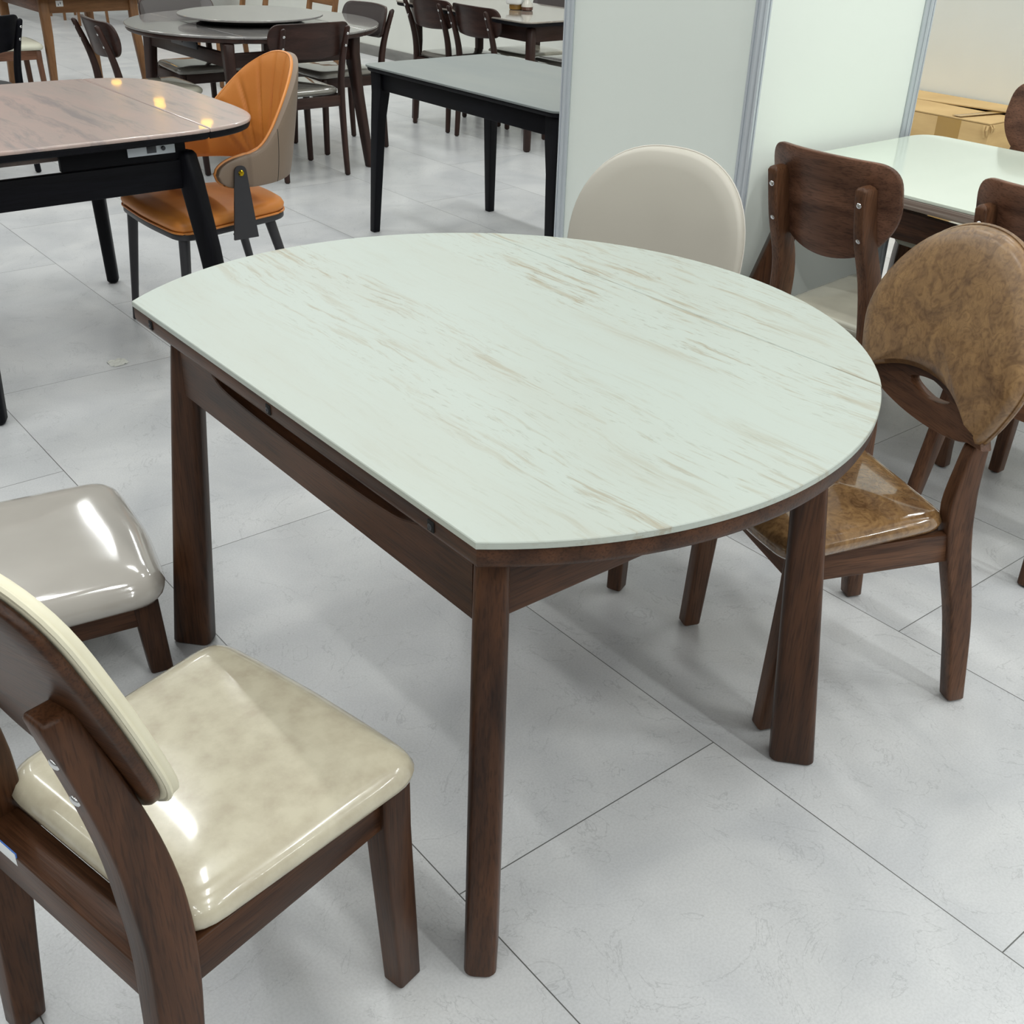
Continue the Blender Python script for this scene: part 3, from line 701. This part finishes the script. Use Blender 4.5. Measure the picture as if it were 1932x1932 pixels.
# ------------------------------------------------------------------ cardboard box
def carton():
    t = thing('cardboard_box', 'worn cardboard box with peeling tape against the wall', 'box', (0, 0, 0))
    x0, x1, y0, y1, h = 5.26, 5.84, 2.86, 3.95, .5
    b = MB(); b.box(((x0+x1)/2, (y0+y1)/2, h/2-.003), (x1-x0, y1-y0, h-.006), r=.004, ch=.003); b.build('carton_body', CARD, t)
    xm = x0+.27
    def flap(pts, nm):
        b = MB(); b.loft([[Vector(p)+Vector((0, 0, dz)) for p in pts] for dz in (0, .005)]); b.build(nm, CARD, t, smooth=False)
    flap([(x0, y0+.004, h-.004), (xm, y0+.002, h-.002), (xm-.006, (y0+y1)/2, h+.004), (xm-.002, y1, h-.003), (x0, y1, h-.004)], 'flap')
    flap([(xm+.004, y0+.002, h+.018), (x1, y0+.004, h-.004), (x1, y1, h-.004), (xm+.002, y1, h-.003), (xm-.004, (y0+y1)/2+.1, h+.003)], 'flap')
    for y in (3.52, 3.08):
        b = MB(); w = .05 if y > 3.3 else .13
        b.box((x0-.0006, y, h/2), (.0012, w, h-.01), r=.0003, ch=0); b.build('tape', TAPE, t)
    b = MB(); b.bar([(x0+.02, y0+.2, h+.006), (xm-.02, y0+.14, h+.011), (xm+.16, y0+.05, h+.016)], (.05, .001), (.1, 1, 0), (0, 0, 1), .0003, 0); b.build('tape', TAPE, t)
    # torn corner
    b = MB()
    for k in range(2):
        a = random.uniform(-.4, .4); p = Vector((x0-.002, y0+.01+.02*k, h-.01)); b.bar([p, p+Vector((-.012, a*.02, -.02)), p+Vector((-.008, a*.05, -.045-.01*k))], (.012, .0015), (0, 1, 0), (1, 0, 0), .0004, 0)
        p = Vector((x0+.02*k, y0-.001, h-.004)); b.bar([p, p+Vector((.004, -.01, -.015)), p+Vector((.01, -.006, -.035))], (.012, .0015), (1, 0, 0), (0, 1, 0), .0004, 0)
    b.build('torn_edge', CARD, t)
carton()

# ------------------------------------------------------------------ grey-topped black table
def grey_table():
    h = .737; t = thing('dining_table', 'black-legged table with a matt grey rectangular top', 'table', (3.1, 3.785, 0))
    hx, hy = .365, .655
    out = dense(rounded([(-hx, -hy), (hx, -hy), (hx, hy), (-hx, hy)], .05, 8), .04)
    plate(out, h-.008, h, .0012).build('top', GREYTOP, t)
    plate([(x*.985, y*.99) for x, y in out], h-.026, h-.0085, .002, .009).build('under_board', 'black_y', t)
    lx, ly = hx-.055, hy-.06
    for sx in (-1, 1):
        for sy in (-1, 1):
            c = Vector((sx*lx, sy*ly, 0)); b = MB()
            b.bar([c+Vector((sx*.03, sy*.036, 0)), c+Vector((sx*.008, sy*.012, .5)), c+Vector((0, 0, .62)), c+Vector((0, 0, h-.028))],
                  [(.034, .036), (.045, .058), (.05, .075), (.05, .078)], (1, 0, 0), (0, 1, 0), .004, .003); b.build('leg', 'black_z', t)
    for sx in (-1, 1):
        b = MB(); b.bar([(sx*(lx+.002), -ly, h-.066), (sx*(lx+.002), ly, h-.066)], (.022, .072), (1, 0, 0), (0, 0, 1), .003, .001); b.build('apron', 'black_y', t)
    for sy in (-1, 1):
        b = MB(); b.bar([(-lx, sy*(ly+.01), h-.066), (lx, sy*(ly+.01), h-.066)], (.022, .072), (0, 1, 0), (0, 0, 1), .003, .001); b.build('apron', 'black_x', t)
grey_table()

# ------------------------------------------------------------------ rosy-topped black table at the left
def rosy_table():
    h = .775; t = thing('dining_table', 'black-framed table with glossy rosy grey top, left edge', 'table', (1.1, 3.83, 0))
    ax, ay = .625, .545; full = superellipse(ax, ay, 4.6, 160); sx_ = .385
    def part(lo, hi):
        pts = [p for p in superellipse(ax, ay, 4.6, 480)]
        out = []; 
        for i in range(len(pts)):
            a, b = pts[i], pts[(i+1) % len(pts)]
            ina = lo <= a[0] <= hi; inb = lo <= b[0] <= hi
            if ina: out.append(a)
            if ina != inb:
                lim = lo if (a[0] < lo) != (b[0] < lo) else hi; k = (lim-a[0])/(b[0]-a[0]); out.append((lim, a[1]+(b[1]-a[1])*k))
        res = []
        for p in out:
            if not res or math.hypot(p[0]-res[-1][0], p[1]-res[-1][1]) > .0045: res.append(p)
            elif abs(p[0]-lo) < 1e-6 or abs(p[0]-hi) < 1e-6: res[-1] = p
        return res
    g = .0008
    for nm, lo, hi in (('top', -sx_+g, sx_-g), ('leaf', sx_+g, 9), ('leaf', -9, -sx_-g)):
        o = part(lo, hi)
        plate(o, h-.012, h, .004).build(nm, PINKTOP, t)
        plate([(x*.995, y*.992) for x, y in o], h-.034, h-.0125, .002, .012).build('under_board', 'black_y', t)
    lx, ly = .335, .44
    for sx in (-1, 1):
        for sy in (-1, 1):
            c = Vector((sx*lx, sy*ly, 0)); d = Vector((sx*.45, sy*.89, 0)).normalized(); q = Vector((-d.y, d.x, 0)); b = MB()
            b.bar([c+d*.115, c+d*.055+Vector((0, 0, .4)), c+d*.012+Vector((0, 0, .62)), c+d*.004+Vector((0, 0, .70))], [(.056, .044), (.068, .05), (.07, .056), (.05, .054)], d, q, .014, .012); b.build('leg', 'black_z', t)
    for sy in (-1, 1):
        b = MB(); b.bar([(-lx, sy*ly, .632), (lx, sy*ly, .632)], (.026, .088), (0, 1, 0), (0, 0, 1), .004, .001); b.build('apron', 'black_x', t)
        # upper rail with the gap where the spare leaf shows
        b = MB(); b.bar([(-.05, sy*(ly-.002), .708), (.335, sy*(ly-.002), .708)], (.022, .06), (0, 1, 0), (0, 0, 1), .003, .001); b.build('upper_rail', 'black_x', t)
        b = MB(); b.bar([(-.335, sy*(ly-.002), .712), (-.24, sy*(ly-.002), .712)], (.022, .055), (0, 1, 0), (0, 0, 1), .003, .001); b.build('upper_rail', 'black_x', t)
        b = MB(); b.cur = 0; b.box((.225, sy*(ly+.0105), .716), (.15, .003, .034), r=.001, ch=.0005); b.cur = 1; b.box((.225, sy*(ly+.0125), .716), (.03, .003, .022), r=.001, ch=.0005)
        b.rod((.262, sy*(ly+.012), .716), (.262, sy*(ly+.017), .716), .007); b.build('metal_slide', [ALU, DARKSTEEL], t)
    for sx in (-1, 1):
        b = MB(); b.bar([(sx*lx, -ly, .632), (sx*lx, ly, .632)], (.026, .088), (1, 0, 0), (0, 0, 1), .004, .001); b.build('apron', 'black_y', t)
    o = [(x*.42, y*.7) for x, y in full]
    plate([(x-.12, y) for x, y in o], .697, .709, .002).build('stored_leaf', PINKTOP, t)
rosy_table()

# ------------------------------------------------------------------ orange leather chair
def orange_chair():
    t = thing('armchair', 'orange leather tub chair with fluted back and dark metal legs', 'chair', (1.63, 3.68, 0), PI)
    zs = .475
    out = dense(rounded([(-.22, -.17), (.235, -.27), (.252, 0), (.235, .27), (-.22, .17), (-.235, 0)], [.15, .08, .1, .08, .15, .08], 10), .03)
    seat = cushion(out, zs-.05, zs, .012, .017).build('seat', ORANGE, t, ang=80)
    b = MB(); tubeloop(b, [Vector((x*.99, y*.99, zs-.047)) for x, y in out], .004); b.build('piping', ORANGE, seat)
    plate([(x*.985, y*.985) for x, y in out], zs-.072, zs-.051, .004).build('seat_frame', GUNMETAL, t)
    for sx, sy in ((1, 1), (1, -1), (-1, 1), (-1, -1)):
        p0 = Vector((.2 if sx > 0 else -.15, sy*(.215 if sx > 0 else .135), zs-.07)); p1 = Vector((.235 if sx > 0 else -.25, sy*(.24 if sx > 0 else .175), 0))
        b = MB(); b.rod(p1, p0, .011, .019, 18); lg = b.build('leg', GUNMETAL, t)
    # tub shell: inner fluted face, outer smooth face
    NS, NH = 96, 22
    def plan(s, grow):
        """s in -1..1 along the U from one arm to the other"""
        a = s*R(112); rx, ry = .235, .262
        x = -.03 - (rx+grow)*math.cos(a) if abs(a) <= PI/2 else -.03 + (abs(a)-PI/2)*.30
        y = (ry+grow)*math.sin(a) if abs(a) <= PI/2 else math.copysign(ry+grow-.004, s)
        return x, y
    ZP = [(0, .918), (.15, .908), (.3, .870), (.4, .826), (.5, .770), (.6, .712), (.7, .672), (.85, .652), (1.0, .642)]
    def prof_z(q):
        for i in range(len(ZP)-1):
            if q <= ZP[i+1][0] or i == len(ZP)-2:
                x0, y0 = ZP[i]; x1, y1 = ZP[i+1]; m0 = 0 if i == 0 else (y1-ZP[i-1][1])/(x1-ZP[i-1][0]); m1 = (ZP[min(i+2, len(ZP)-1)][1]-y0)/(ZP[min(i+2, len(ZP)-1)][0]-x0)
                h = x1-x0; k = (q-x0)/h
                return y0*(2*k**3-3*k*k+1)+h*m0*(k**3-2*k*k+k)+y1*(3*k*k-2*k**3)+h*m1*(k**3-k*k)
    def zr(s):
        q = abs(s)
        top = prof_z(q)
        bot = .555
        if q > .86:
            k = (q-.86)/.14; mid = .602; e = math.sqrt(max(0, 1-k*k)); top = mid+(top-mid)*e; bot = mid+(bot-mid)*e
        return bot, top
    def pt(s, h, inner):
        bot, top = zr(s); z = bot+(top-bot)*h
        lean = (z-.55)*.19*max(0, math.cos(s*R(112)))
        x, y = plan(s, -.014 if inner else .014)
        x -= lean
        if inner:
            col = s/(.42+.62*h**.8); g = 0
            for k in range(-5, 6):
                if abs(s) < .80: g += math.exp(-((col-(k+.5)*.15)/.012)**2)
            puff = .012*math.sin(PI*min(1, max(0, h)))**.5
            d = puff - .010*min(1, g)*math.sin(PI*min(1, max(0, h)))**.5
            a = max(-PI/2, min(PI/2, s*R(112))); x += d*math.cos(a); y -= d*math.sin(a)
        else:
            puff = .006*math.sin(PI*h)**.5; a = max(-PI/2, min(PI/2, s*R(112))); x -= puff*math.cos(a); y += puff*math.sin(a)
        return Vector((x, y, z))
    def grid(inner):
        b = MB(); vs = []; fs = []; n2 = NS*2
        for i in range(n2+1):
            for j in range(NH+1): vs.append(pt(-1+2*i/n2, j/NH, inner))
        for i in range(n2):
            for j in range(NH): o = i*(NH+1)+j; fs.append([o, o+1, o+NH+2, o+NH+1])
        b.add(vs, fs); return b
    sh = grid(False)
    # rim joins both faces
    n2 = NS*2
    rim = [pt(-1+2*i/n2, 1, None) for i in range(n2+1)] + [pt(1-2*i/n2, 0, None) for i in range(n2+1)]
    rin = [pt(-1+2*i/n2, 1, True) for i in range(n2+1)] + [pt(1-2*i/n2, 0, True) for i in range(n2+1)]
    sh.loft([rim, rin], False, False)
    back = sh.build('back_shell', TAUPELEATHER, t, ang=60)
    grid(True).build('fluted_lining', ORANGE, t, ang=80)
    b = MB(); tubeloop(b, [(p+q)/2+(q-p)*.3 for p, q in zip(rim, rin)], .0055); b.build('piping', ORANGE, back)
    for s in (-.58, .58):
        b = MB(); tubeloop(b, [pt(s, j/16, False) for j in range(17)], .0012, closed=False); b.build('seam', RUBBER, back)
    for sy in (-1, 1):
        y = sy*.286; b = MB()
        o = rounded([(-.032, zs-.082), (.057, zs-.082), (.032, .63), (-.006, .63)], [.002, .002, .018, .018], 8)
        b.loft([[Vector((x, y+dy, z)) for x, z in o] for dy in (-.003, .003)]); br = b.build('bracket', GUNMETAL, t)
        b = MB(); M = Matrix.Translation((.012, y+sy*.003, .607)) @ Matrix.Rotation(-sy*PI/2, 4, 'X'); b.lathe([(.0095, 0), (.0095, .003), (.007, .006), (.0008, .007)], M, 16); b.build('brass_knob', BRASS, br)
        b = MB(); b.bar([(.012, sy*.24, zs-.0755), (.012, y-sy*.002, zs-.0755)], (.05, .006), (1, 0, 0), (0, 0, 1), .001, 0); b.build('bracket_foot', GUNMETAL, br)
orange_chair()

# ------------------------------------------------------------------ round espresso table with turntable
RU, RV = 3.10, 6.16
def round_table():
    h = .722; t = thing('round_table', 'dark round dining table with glossy grey top', 'table', (RU, RV, 0)); r = .695
    def circ(r, n=96): return [(r*math.cos(2*PI*i/n), r*math.sin(2*PI*i/n)) for i in range(n)]
    sd = .36; a0 = math.acos(sd/r)
    mid = [(r*math.cos(a), r*math.sin(a)) for a in [a0+(PI-2*a0)*i/40 for i in range(41)]] + [(r*math.cos(a), r*math.sin(a)) for a in [PI+a0+(PI-2*a0)*i/40 for i in range(41)]]
    leaf = [(r*math.cos(a)+.0015, r*math.sin(a)) for a in [-a0+2*a0*i/40 for i in range(41)]]
    leaf2 = [(-x, -y) for x, y in leaf]
    for nm, o in (('top', mid), ('leaf', leaf), ('leaf', leaf2)):
        o = dense(o, .03)
        plate(o, h-.012, h, .004).build(nm, SLATETOP, t)
        plate([(x*.992, y*.992) for x, y in o], h-.034, h-.0125, .002, .01).build('under_board', 'espresso_y', t)
    lx, ly = .37, .50
    for sx in (-1, 1):
        for sy in (-1, 1):
            c = Vector((sx*lx-.04, sy*ly, 0)); d = Vector((sx*.2, sy, 0)).normalized(); q = Vector((-d.y, d.x, 0)); b = MB()
            b.bar([c+d*.11, c+d*.03+Vector((0, 0, .4)), c+Vector((0, 0, .6)), c-d*.008+Vector((0, 0, h-.036))], [(.05, .042), (.06, .05), (.075, .055), (.1, .055)], d, q, .012, .006); b.build('leg', 'espresso_z', t)
    for sy in (-1, 1):
        b = MB(); b.bar([(-lx-.04, sy*ly, .60), (lx-.04, sy*ly, .60)], (.026, .07), (0, 1, 0), (0, 0, 1), .004, .001); b.build('apron', 'espresso_x', t)
        b = MB(); b.bar([(-.35, sy*(ly-.16), .671), (.35, sy*(ly-.16), .671)], (.014, .03), (0, 1, 0), (0, 0, 1), .002, 0); b.build('metal_slide', STEEL, t)
    for sx in (-1, 1):
        b = MB(); b.bar([(sx*lx-.04, -ly, .60), (sx*lx-.04, ly, .60)], (.026, .07), (1, 0, 0), (0, 0, 1), .004, .001); b.build('apron', 'espresso_y', t)
    b = MB(); b.bar([(-.45, -.22, .645), (-.45, .1, .645)], (.012, .04), (1, 0, 0), (0, 0, 1), .002, .001)
    b.rod((-.455, -.2, .66), (-.40, .12, .68), .004); b.rod((-.455, -.05, .645), (-.42, .2, .67), .004); b.build('slide_bracket', DARKSTEEL, t)
    s = thing('turntable', 'round grey turntable standing on the dark round table', 'turntable', (3.09, 6.17, h))
    plate(circ(.40), .033, .043, .002).build('disc', SLATETOP, s)
    b = MB(); b.lathe([(.25, 0.0005), (.26, .004), (.3, .012), (.3, .032)], n=48); b.build('base_ring', RUBBER, s)
round_table()

def espresso_back(wood_, face=None):
    def mk(par, p):
        z0, x0, lean, bend = .618, -.238, .25, 1.0
        mapf = lambda y, z, o: Vector((x0 - (z-z0)*lean + bend*y*y + o, y, z))
        pts = rounded([(-.2, z0+.005), (0, z0-.008), (.2, z0+.005), (.24, .70), (.225, .788), (0, .794), (-.225, .788), (-.24, .70)], [.05, .1, .05, .05, .055, .1, .055, .05], 7)
        o = dense(pts, .03); bd = board(o, .016, mapf, .003).build('backrest', wood_+'y', par, ang=50)
        b = MB(); oo = [(y*.985, .705+(z-.705)*.965) for y, z in o]
        b.slab(oo, [(0, 0, .0168), (0, .5, .0168), (.002, 1, .0168), (.002, 1, .0155)], mapf); b.build('front_veneer', SHEEN if face is None else face, bd, ang=60)
    return mk
Ec = dict(wood='espresso_', zs=.462, xf=.19, xr=-.2, fy=.18, ry=.17, ah=.055, pad=.042, fw=(.036, .034), lr=.012,
          post=[(-.215, .188, .004), (-.205, .184, .2), (-.2, .18, .45), (-.222, .182, .6), (-.285, .186, .775)],
          postsize=[(0, .03, .028), (.45, .04, .032), (.65, .034, .03), (.8, .028, .026)], pch=.012,
          bolts=(.675, .735), seat=(.225, -.185, .215, .18, .06, .05, .01), seatmat=WRAP, dome=.008, back=espresso_back('espresso_'))
g = 'espresso chairs around the dark round table'
chE = wood_chair('dining_chair', 'espresso chair with its back to us, tucked into the dark round table', Ec, g, loc=(3.05, 5.66, 0), rz=PI/2)
dup(chE, (3.6, 6.13, 0), PI, 'espresso chair right of the round table, its grey front face showing', g)
dup(chE, (2.96, 6.66, 0), -PI/2, 'espresso chair on the far side of the round table, dark shiny seat', g)
Gc = dict(Ec); Gc['seatmat'] = SEATGREY
chG = wood_chair('dining_chair', 'espresso chair with grey-green seat, left of the dark round table', Gc, g, loc=(2.395, 6.03, 0), rz=R(-3))

# ------------------------------------------------------------------ beige-topped table at the back with bottles
def beige_table():
    h = .745; t = thing('dining_table', 'black table with glossy beige top by the far wall, set with bottles', 'table', (4.75, 5.99, 0))
    hx, hy = .385, .70; out = dense(rounded([(-hx, -hy), (hx, -hy), (hx, hy), (-hx, hy)], .09, 8), .04)
    plate(out, h-.01, h, .003).build('top', BEIGETOP, t)
    plate([(x*.99, y*.99) for x, y in out], h-.03, h-.0105, .002, .008).build('under_board', 'black_y', t)
    lx, ly = hx-.13, hy-.115
    for sx in (-1, 1):
        for sy in (-1, 1):
            c = Vector((sx*lx, sy*ly, 0)); b = MB(); b.bar([c+Vector((sx*.02, sy*.02, 0)), c+Vector((0, 0, .5)), c+Vector((0, 0, h-.045))], [(.042, .042), (.052, .052), (.052, .052)], (1, 0, 0), (0, 1, 0), .016, .01); b.build('leg', 'espresso_z', t)
    for sx in (-1, 1):
        b = MB(); b.bar([(sx*lx, -ly, h-.08), (sx*lx, ly, h-.08)], (.024, .09), (1, 0, 0), (0, 0, 1), .003, .001); b.build('apron', 'espresso_y', t)
    for sy in (-1, 1):
        b = MB(); b.bar([(-lx, sy*ly, h-.08), (lx, sy*ly, h-.08)], (.024, .09), (0, 1, 0), (0, 0, 1), .003, .001); b.build('apron', 'espresso_x', t)
    return h
hb = beige_table()
j = thing('storage_jar', 'amber jar with white lid on the beige table', 'jar', (4.76, 5.88, hb))
b = MB(); b.lathe([(.035, 0), (.042, .004), (.043, .028), (.04, .034)], n=24); b.build('glass_body', AMBERGLASS, j)
b = MB(); b.box((0, 0, .087), (.13, .1, .11), rz=.5, r=.02, ch=.01); b.build('white_cover', PAPER, j)
j = thing('bottle', 'small round-bellied brown bottle beside the amber jar', 'bottle', (4.785, 5.80, hb))
b = MB(); b.lathe([(.028, 0), (.036, .004), (.038, .022)], n=24); b.build('liquid', BROWNGLASS, j)
b = MB(); b.lathe([(.038, .022), (.034, .036), (.018, .056), (.012, .07), (.012, .14), (.014, .145)], n=24); b.build('neck', CLEARGLASS, j)
g2 = 'espresso chairs around the beige table'
dup(chE, (4.61, 6.29, 0), 0, 'espresso chair at the beige table, leftmost of the two turned away', g2)
dup(chE, (4.60, 5.80, 0), 0, 'espresso chair at the beige table, nearer to the jar and bottle', g2)
dup(chG, (5.14, 6.17, 0), PI, 'espresso chair against the far wall, left one behind the beige table', g2)
dup(chE, (5.14, 5.69, 0), PI, 'espresso chair against the far wall, half hidden by the partition post', g2)

# ------------------------------------------------------------------ brown set at the top left
def tan_table():
    h = .745; t = thing('dining_table', 'light brown wooden table cut off by the top left corner', 'table', (2.78, 8.25, 0))
    hx, hy = .42, .55; out = dense(rounded([(-hx, -hy), (hx, -hy), (hx, hy), (-hx, hy)], .06, 6), .05)
    plate(out, h-.02, h, .004).build('top', 'tan_y', t)
    lx, ly = .29, .42
    for sx in (-1, 1):
        for sy in (-1, 1):
            c = Vector((sx*lx, sy*ly, 0)); b = MB(); b.bar([c+Vector((sx*.03, sy*.04, 0)), c+Vector((0, 0, .5)), c+Vector((0, 0, h-.022))], [(.036, .036), (.055, .05), (.06, .055)], (1, 0, 0), (0, 1, 0), .01, .004); b.build('leg', 'tan_z', t)
    for sx in (-1, 1):
        b = MB(); b.bar([(sx*lx, -ly, h-.07), (sx*lx, ly, h-.07)], (.022, .095), (1, 0, 0), (0, 0, 1), .003, .001); b.build('apron', 'ply_y', t)
    for sy in (-1, 1):
        b = MB(); b.bar([(-lx, sy*ly, h-.07), (lx, sy*ly, h-.07)], (.022, .095), (0, 1, 0), (0, 0, 1), .003, .001); b.build('apron', 'tan_x', t)
    b = MB(); b.box((-lx+.1, -ly-.0118, h-.062), (.045, .001, .035), r=.0003, ch=0); tg = b.build('paper_tag', PAPER, t)
    b = MB()
    for k in range(2): b.box((-lx+.092+.014*k, -ly-.0126, h-.068+.008*k), (.006, .0006, .012), r=.0001, ch=0)
    b.build('tag_print', INK, tg)
tan_table()
Kc = dict(Ec); Kc.update(wood='black_', seatmat=RUBBER); Kc['back'] = espresso_back('black_', DARKGREEN)
wood_chair('dining_chair', 'black chair at the left edge behind the rosy-topped table', Kc, loc=(1.60, 6.5, 0), rz=R(112))
Wc = dict(Ec); Wc.update(wood='ply_', seatmat=CREAMSEAT); Wc['back'] = espresso_back('ply_')
wood_chair('dining_chair', 'brown chair with off-white seat at the light brown table', Wc, loc=(2.22, 7.98, 0), rz=R(-4))

def frame_back(par, p):
    for z, hh in ((.62, .045), (.80, .09)):
        b = MB(); x = -.2-(z-.46)*.22; b.bar([(x, -.185, z), (x, .185, z)], (.018, hh), (1, 0, 0), (0, 0, 1), .003, .001); b.build('back_rail', 'tan_y', par)
Tc = dict(Ec); Tc.update(wood='tan_', seatmat=CREAMSEAT, bolts=(), back=frame_back, post=[(-.23, .19, .004), (-.2, .185, .45), (-.285, .19, .85)], postsize=[(0, .034, .032), (.45, .045, .036), (.85, .032, .03)])
g3 = 'light brown open-backed chairs in the far back'
chT = wood_chair('dining_chair', 'light brown open-backed chair behind the round table, right one', Tc, g3, loc=(4.35, 7.95, 0), rz=R(180))
dup(chT, (4.1, 8.55, 0), R(180), 'light brown open-backed chair behind the round table, left one', g3)
def side_board():
    t = thing('sideboard', 'plain brown wooden sideboard left behind the dark round table', 'cabinet', (5.2, 12.1, 0), 0)
    b = MB(); b.box((0, 0, .44), (.62, .42, .82), r=.004, ch=.003); b.build('carcass', 'tan_z', t)
    for sx in (-1, 1):
        b = MB(); b.box((sx*.152, -.2115, .45), (.296, .012, .78), r=.002, ch=.001); d = b.build('door', 'tan_z', t)
        b = MB(); b.rod((sx*.03, -.218, .46), (sx*.03, -.235, .46), .009); b.build('knob', DARKSTEEL, d)
    b = MB(); b.box((0, .01, .016), (.58, .36, .03), r=.002, ch=0); b.build('plinth', RUBBER, t)
side_board()
def far_console():
    t = thing('console_table', 'slim-legged console table far back under the brown table', 'table', (4.45, 12.95, 0))
    b = MB(); b.box((0, 0, .74), (.36, 1.1, .03), r=.004, ch=.003); b.build('top', 'tan_y', t)
    for x, y in ((-.13, -.47), (-.1, .05), (-.1, .47), (.14, -.47), (.14, .47)):
        b = MB(); b.bar([(x*1.1, y*1.02, 0), (x, y, .725)], [(.024, .024), (.036, .036)], (1, 0, 0), (0, 1, 0), .004, .002); b.build('leg', 'tan_z', t)
far_console()
t = thing('cabinet', 'long dark cabinet on the far floor with a white plinth', 'cabinet', (5.2, 13.9, 0), 0)
b = MB(); b.box((0, 0, .42), (1.1, .45, .72), r=.004, ch=.003); b.build('carcass', DARKCAB, t)
b = MB(); b.box((0, -.01, .03), (1.12, .46, .058), r=.003, ch=.001); b.build('plinth', PALEBOARD, t)

# crumpled bit of packing film on the floor
b = MB(); vs = []; fs = []; n = 9
for i in range(n):
    for k in range(n):
        x = (i-4)*.0075; y = (k-4)*.0075; rr = math.hypot(x, y)/.034
        vs.append(Vector((x+random.uniform(-.003, .003), y+random.uniform(-.003, .003), max(.0005, .006*(1-rr)+random.uniform(0, .004)) if rr < 1 else .0006)))
for i in range(n-1):
    for k in range(n-1):
        if math.hypot(i-3.5, k-3.5) < 4.4: o = i*n+k; fs.append([o, o+1, o+n+1, o+n])
b.add(vs, fs); o = b.build('packing_scrap', SCRAP, smooth=False, loc=(1.178, 3.546, 0)); tag(o, 'crumpled scrap of pale packing film on the tile floor', 'scrap')

# ------------------------------------------------------------------ light
world = bpy.data.worlds.new('hall'); bpy.context.scene.world = world; world.use_nodes = True
bg = world.node_tree.nodes['Background']; bg.inputs[0].default_value = (.95, 1.0, .97, 1); bg.inputs[1].default_value = .17
def lamp(x, y, z, sx, sy, power, col=(.97, 1, .98)):
    ld = bpy.data.lights.new('ceiling_tube', 'AREA'); ld.shape = 'RECTANGLE'; ld.size = sx; ld.size_y = sy; ld.energy = power; ld.color = col
    lo = bpy.data.objects.new('ceiling_tube', ld); C.objects.link(lo); lo.location = (x, y, z)
for ix in range(-3, 4):
    for iy in range(-3, 6):
        lamp(1.3+ix*2.2, .6+iy*2.4, 4.8, .16, 1.25, 27*(0.64 if ix < 0 else 1.1)*(1.35 if iy < 0 else .95))
# warm pendant lamps at the far end of the hall
g5 = 'amber pendant lamps at the far end of the hall'
AMBER = mat('glowing_amber_glass', srgb(255, 190, 40), .3, emit=((1, .52, .05, 1), 8))
def pendant(x, y, z, label):
    t = thing('pendant_lamp', label, 'lamp', (x, y, z), 0, g5)
    b = MB(); b.lathe([(.005, -.02), (.035, -.018), (.052, -.006), (.054, .004), (.04, .018), (.02, .026)], n=24); b.build('glass_shade', AMBER, t)
    b = MB(); b.lathe([(.022, .024), (.022, .06), (.008, .07)], n=16); b.build('cap', BRASS, t)
    b = MB(); b.rod((0, 0, .065), (0, 0, 1.7), .0015); b.build('cable', RUBBER, t)
pendant(4.332, 11.733, 2.0, 'amber pendant lamp mirrored in the rosy table, farthest single one')
pendant(4.287, 10.585, 2.0, 'amber pendant lamp mirrored in the rosy table, upper of the middle pair')
pendant(4.187, 10.328, 2.0, 'amber pendant lamp mirrored in the rosy table, lower of the middle pair')
pendant(4.219, 9.412, 2.0, 'amber pendant lamp mirrored in the rosy table, upper of the near pair')
pendant(4.115, 9.232, 2.0, 'amber pendant lamp mirrored in the rosy table, lower of the near pair')
scn = bpy.context.scene
scn.view_settings.view_transform = 'Standard'; scn.view_settings.look = 'None'; scn.view_settings.gamma = 1; scn.view_settings.use_curve_mapping = False
scn.view_settings.exposure = 0
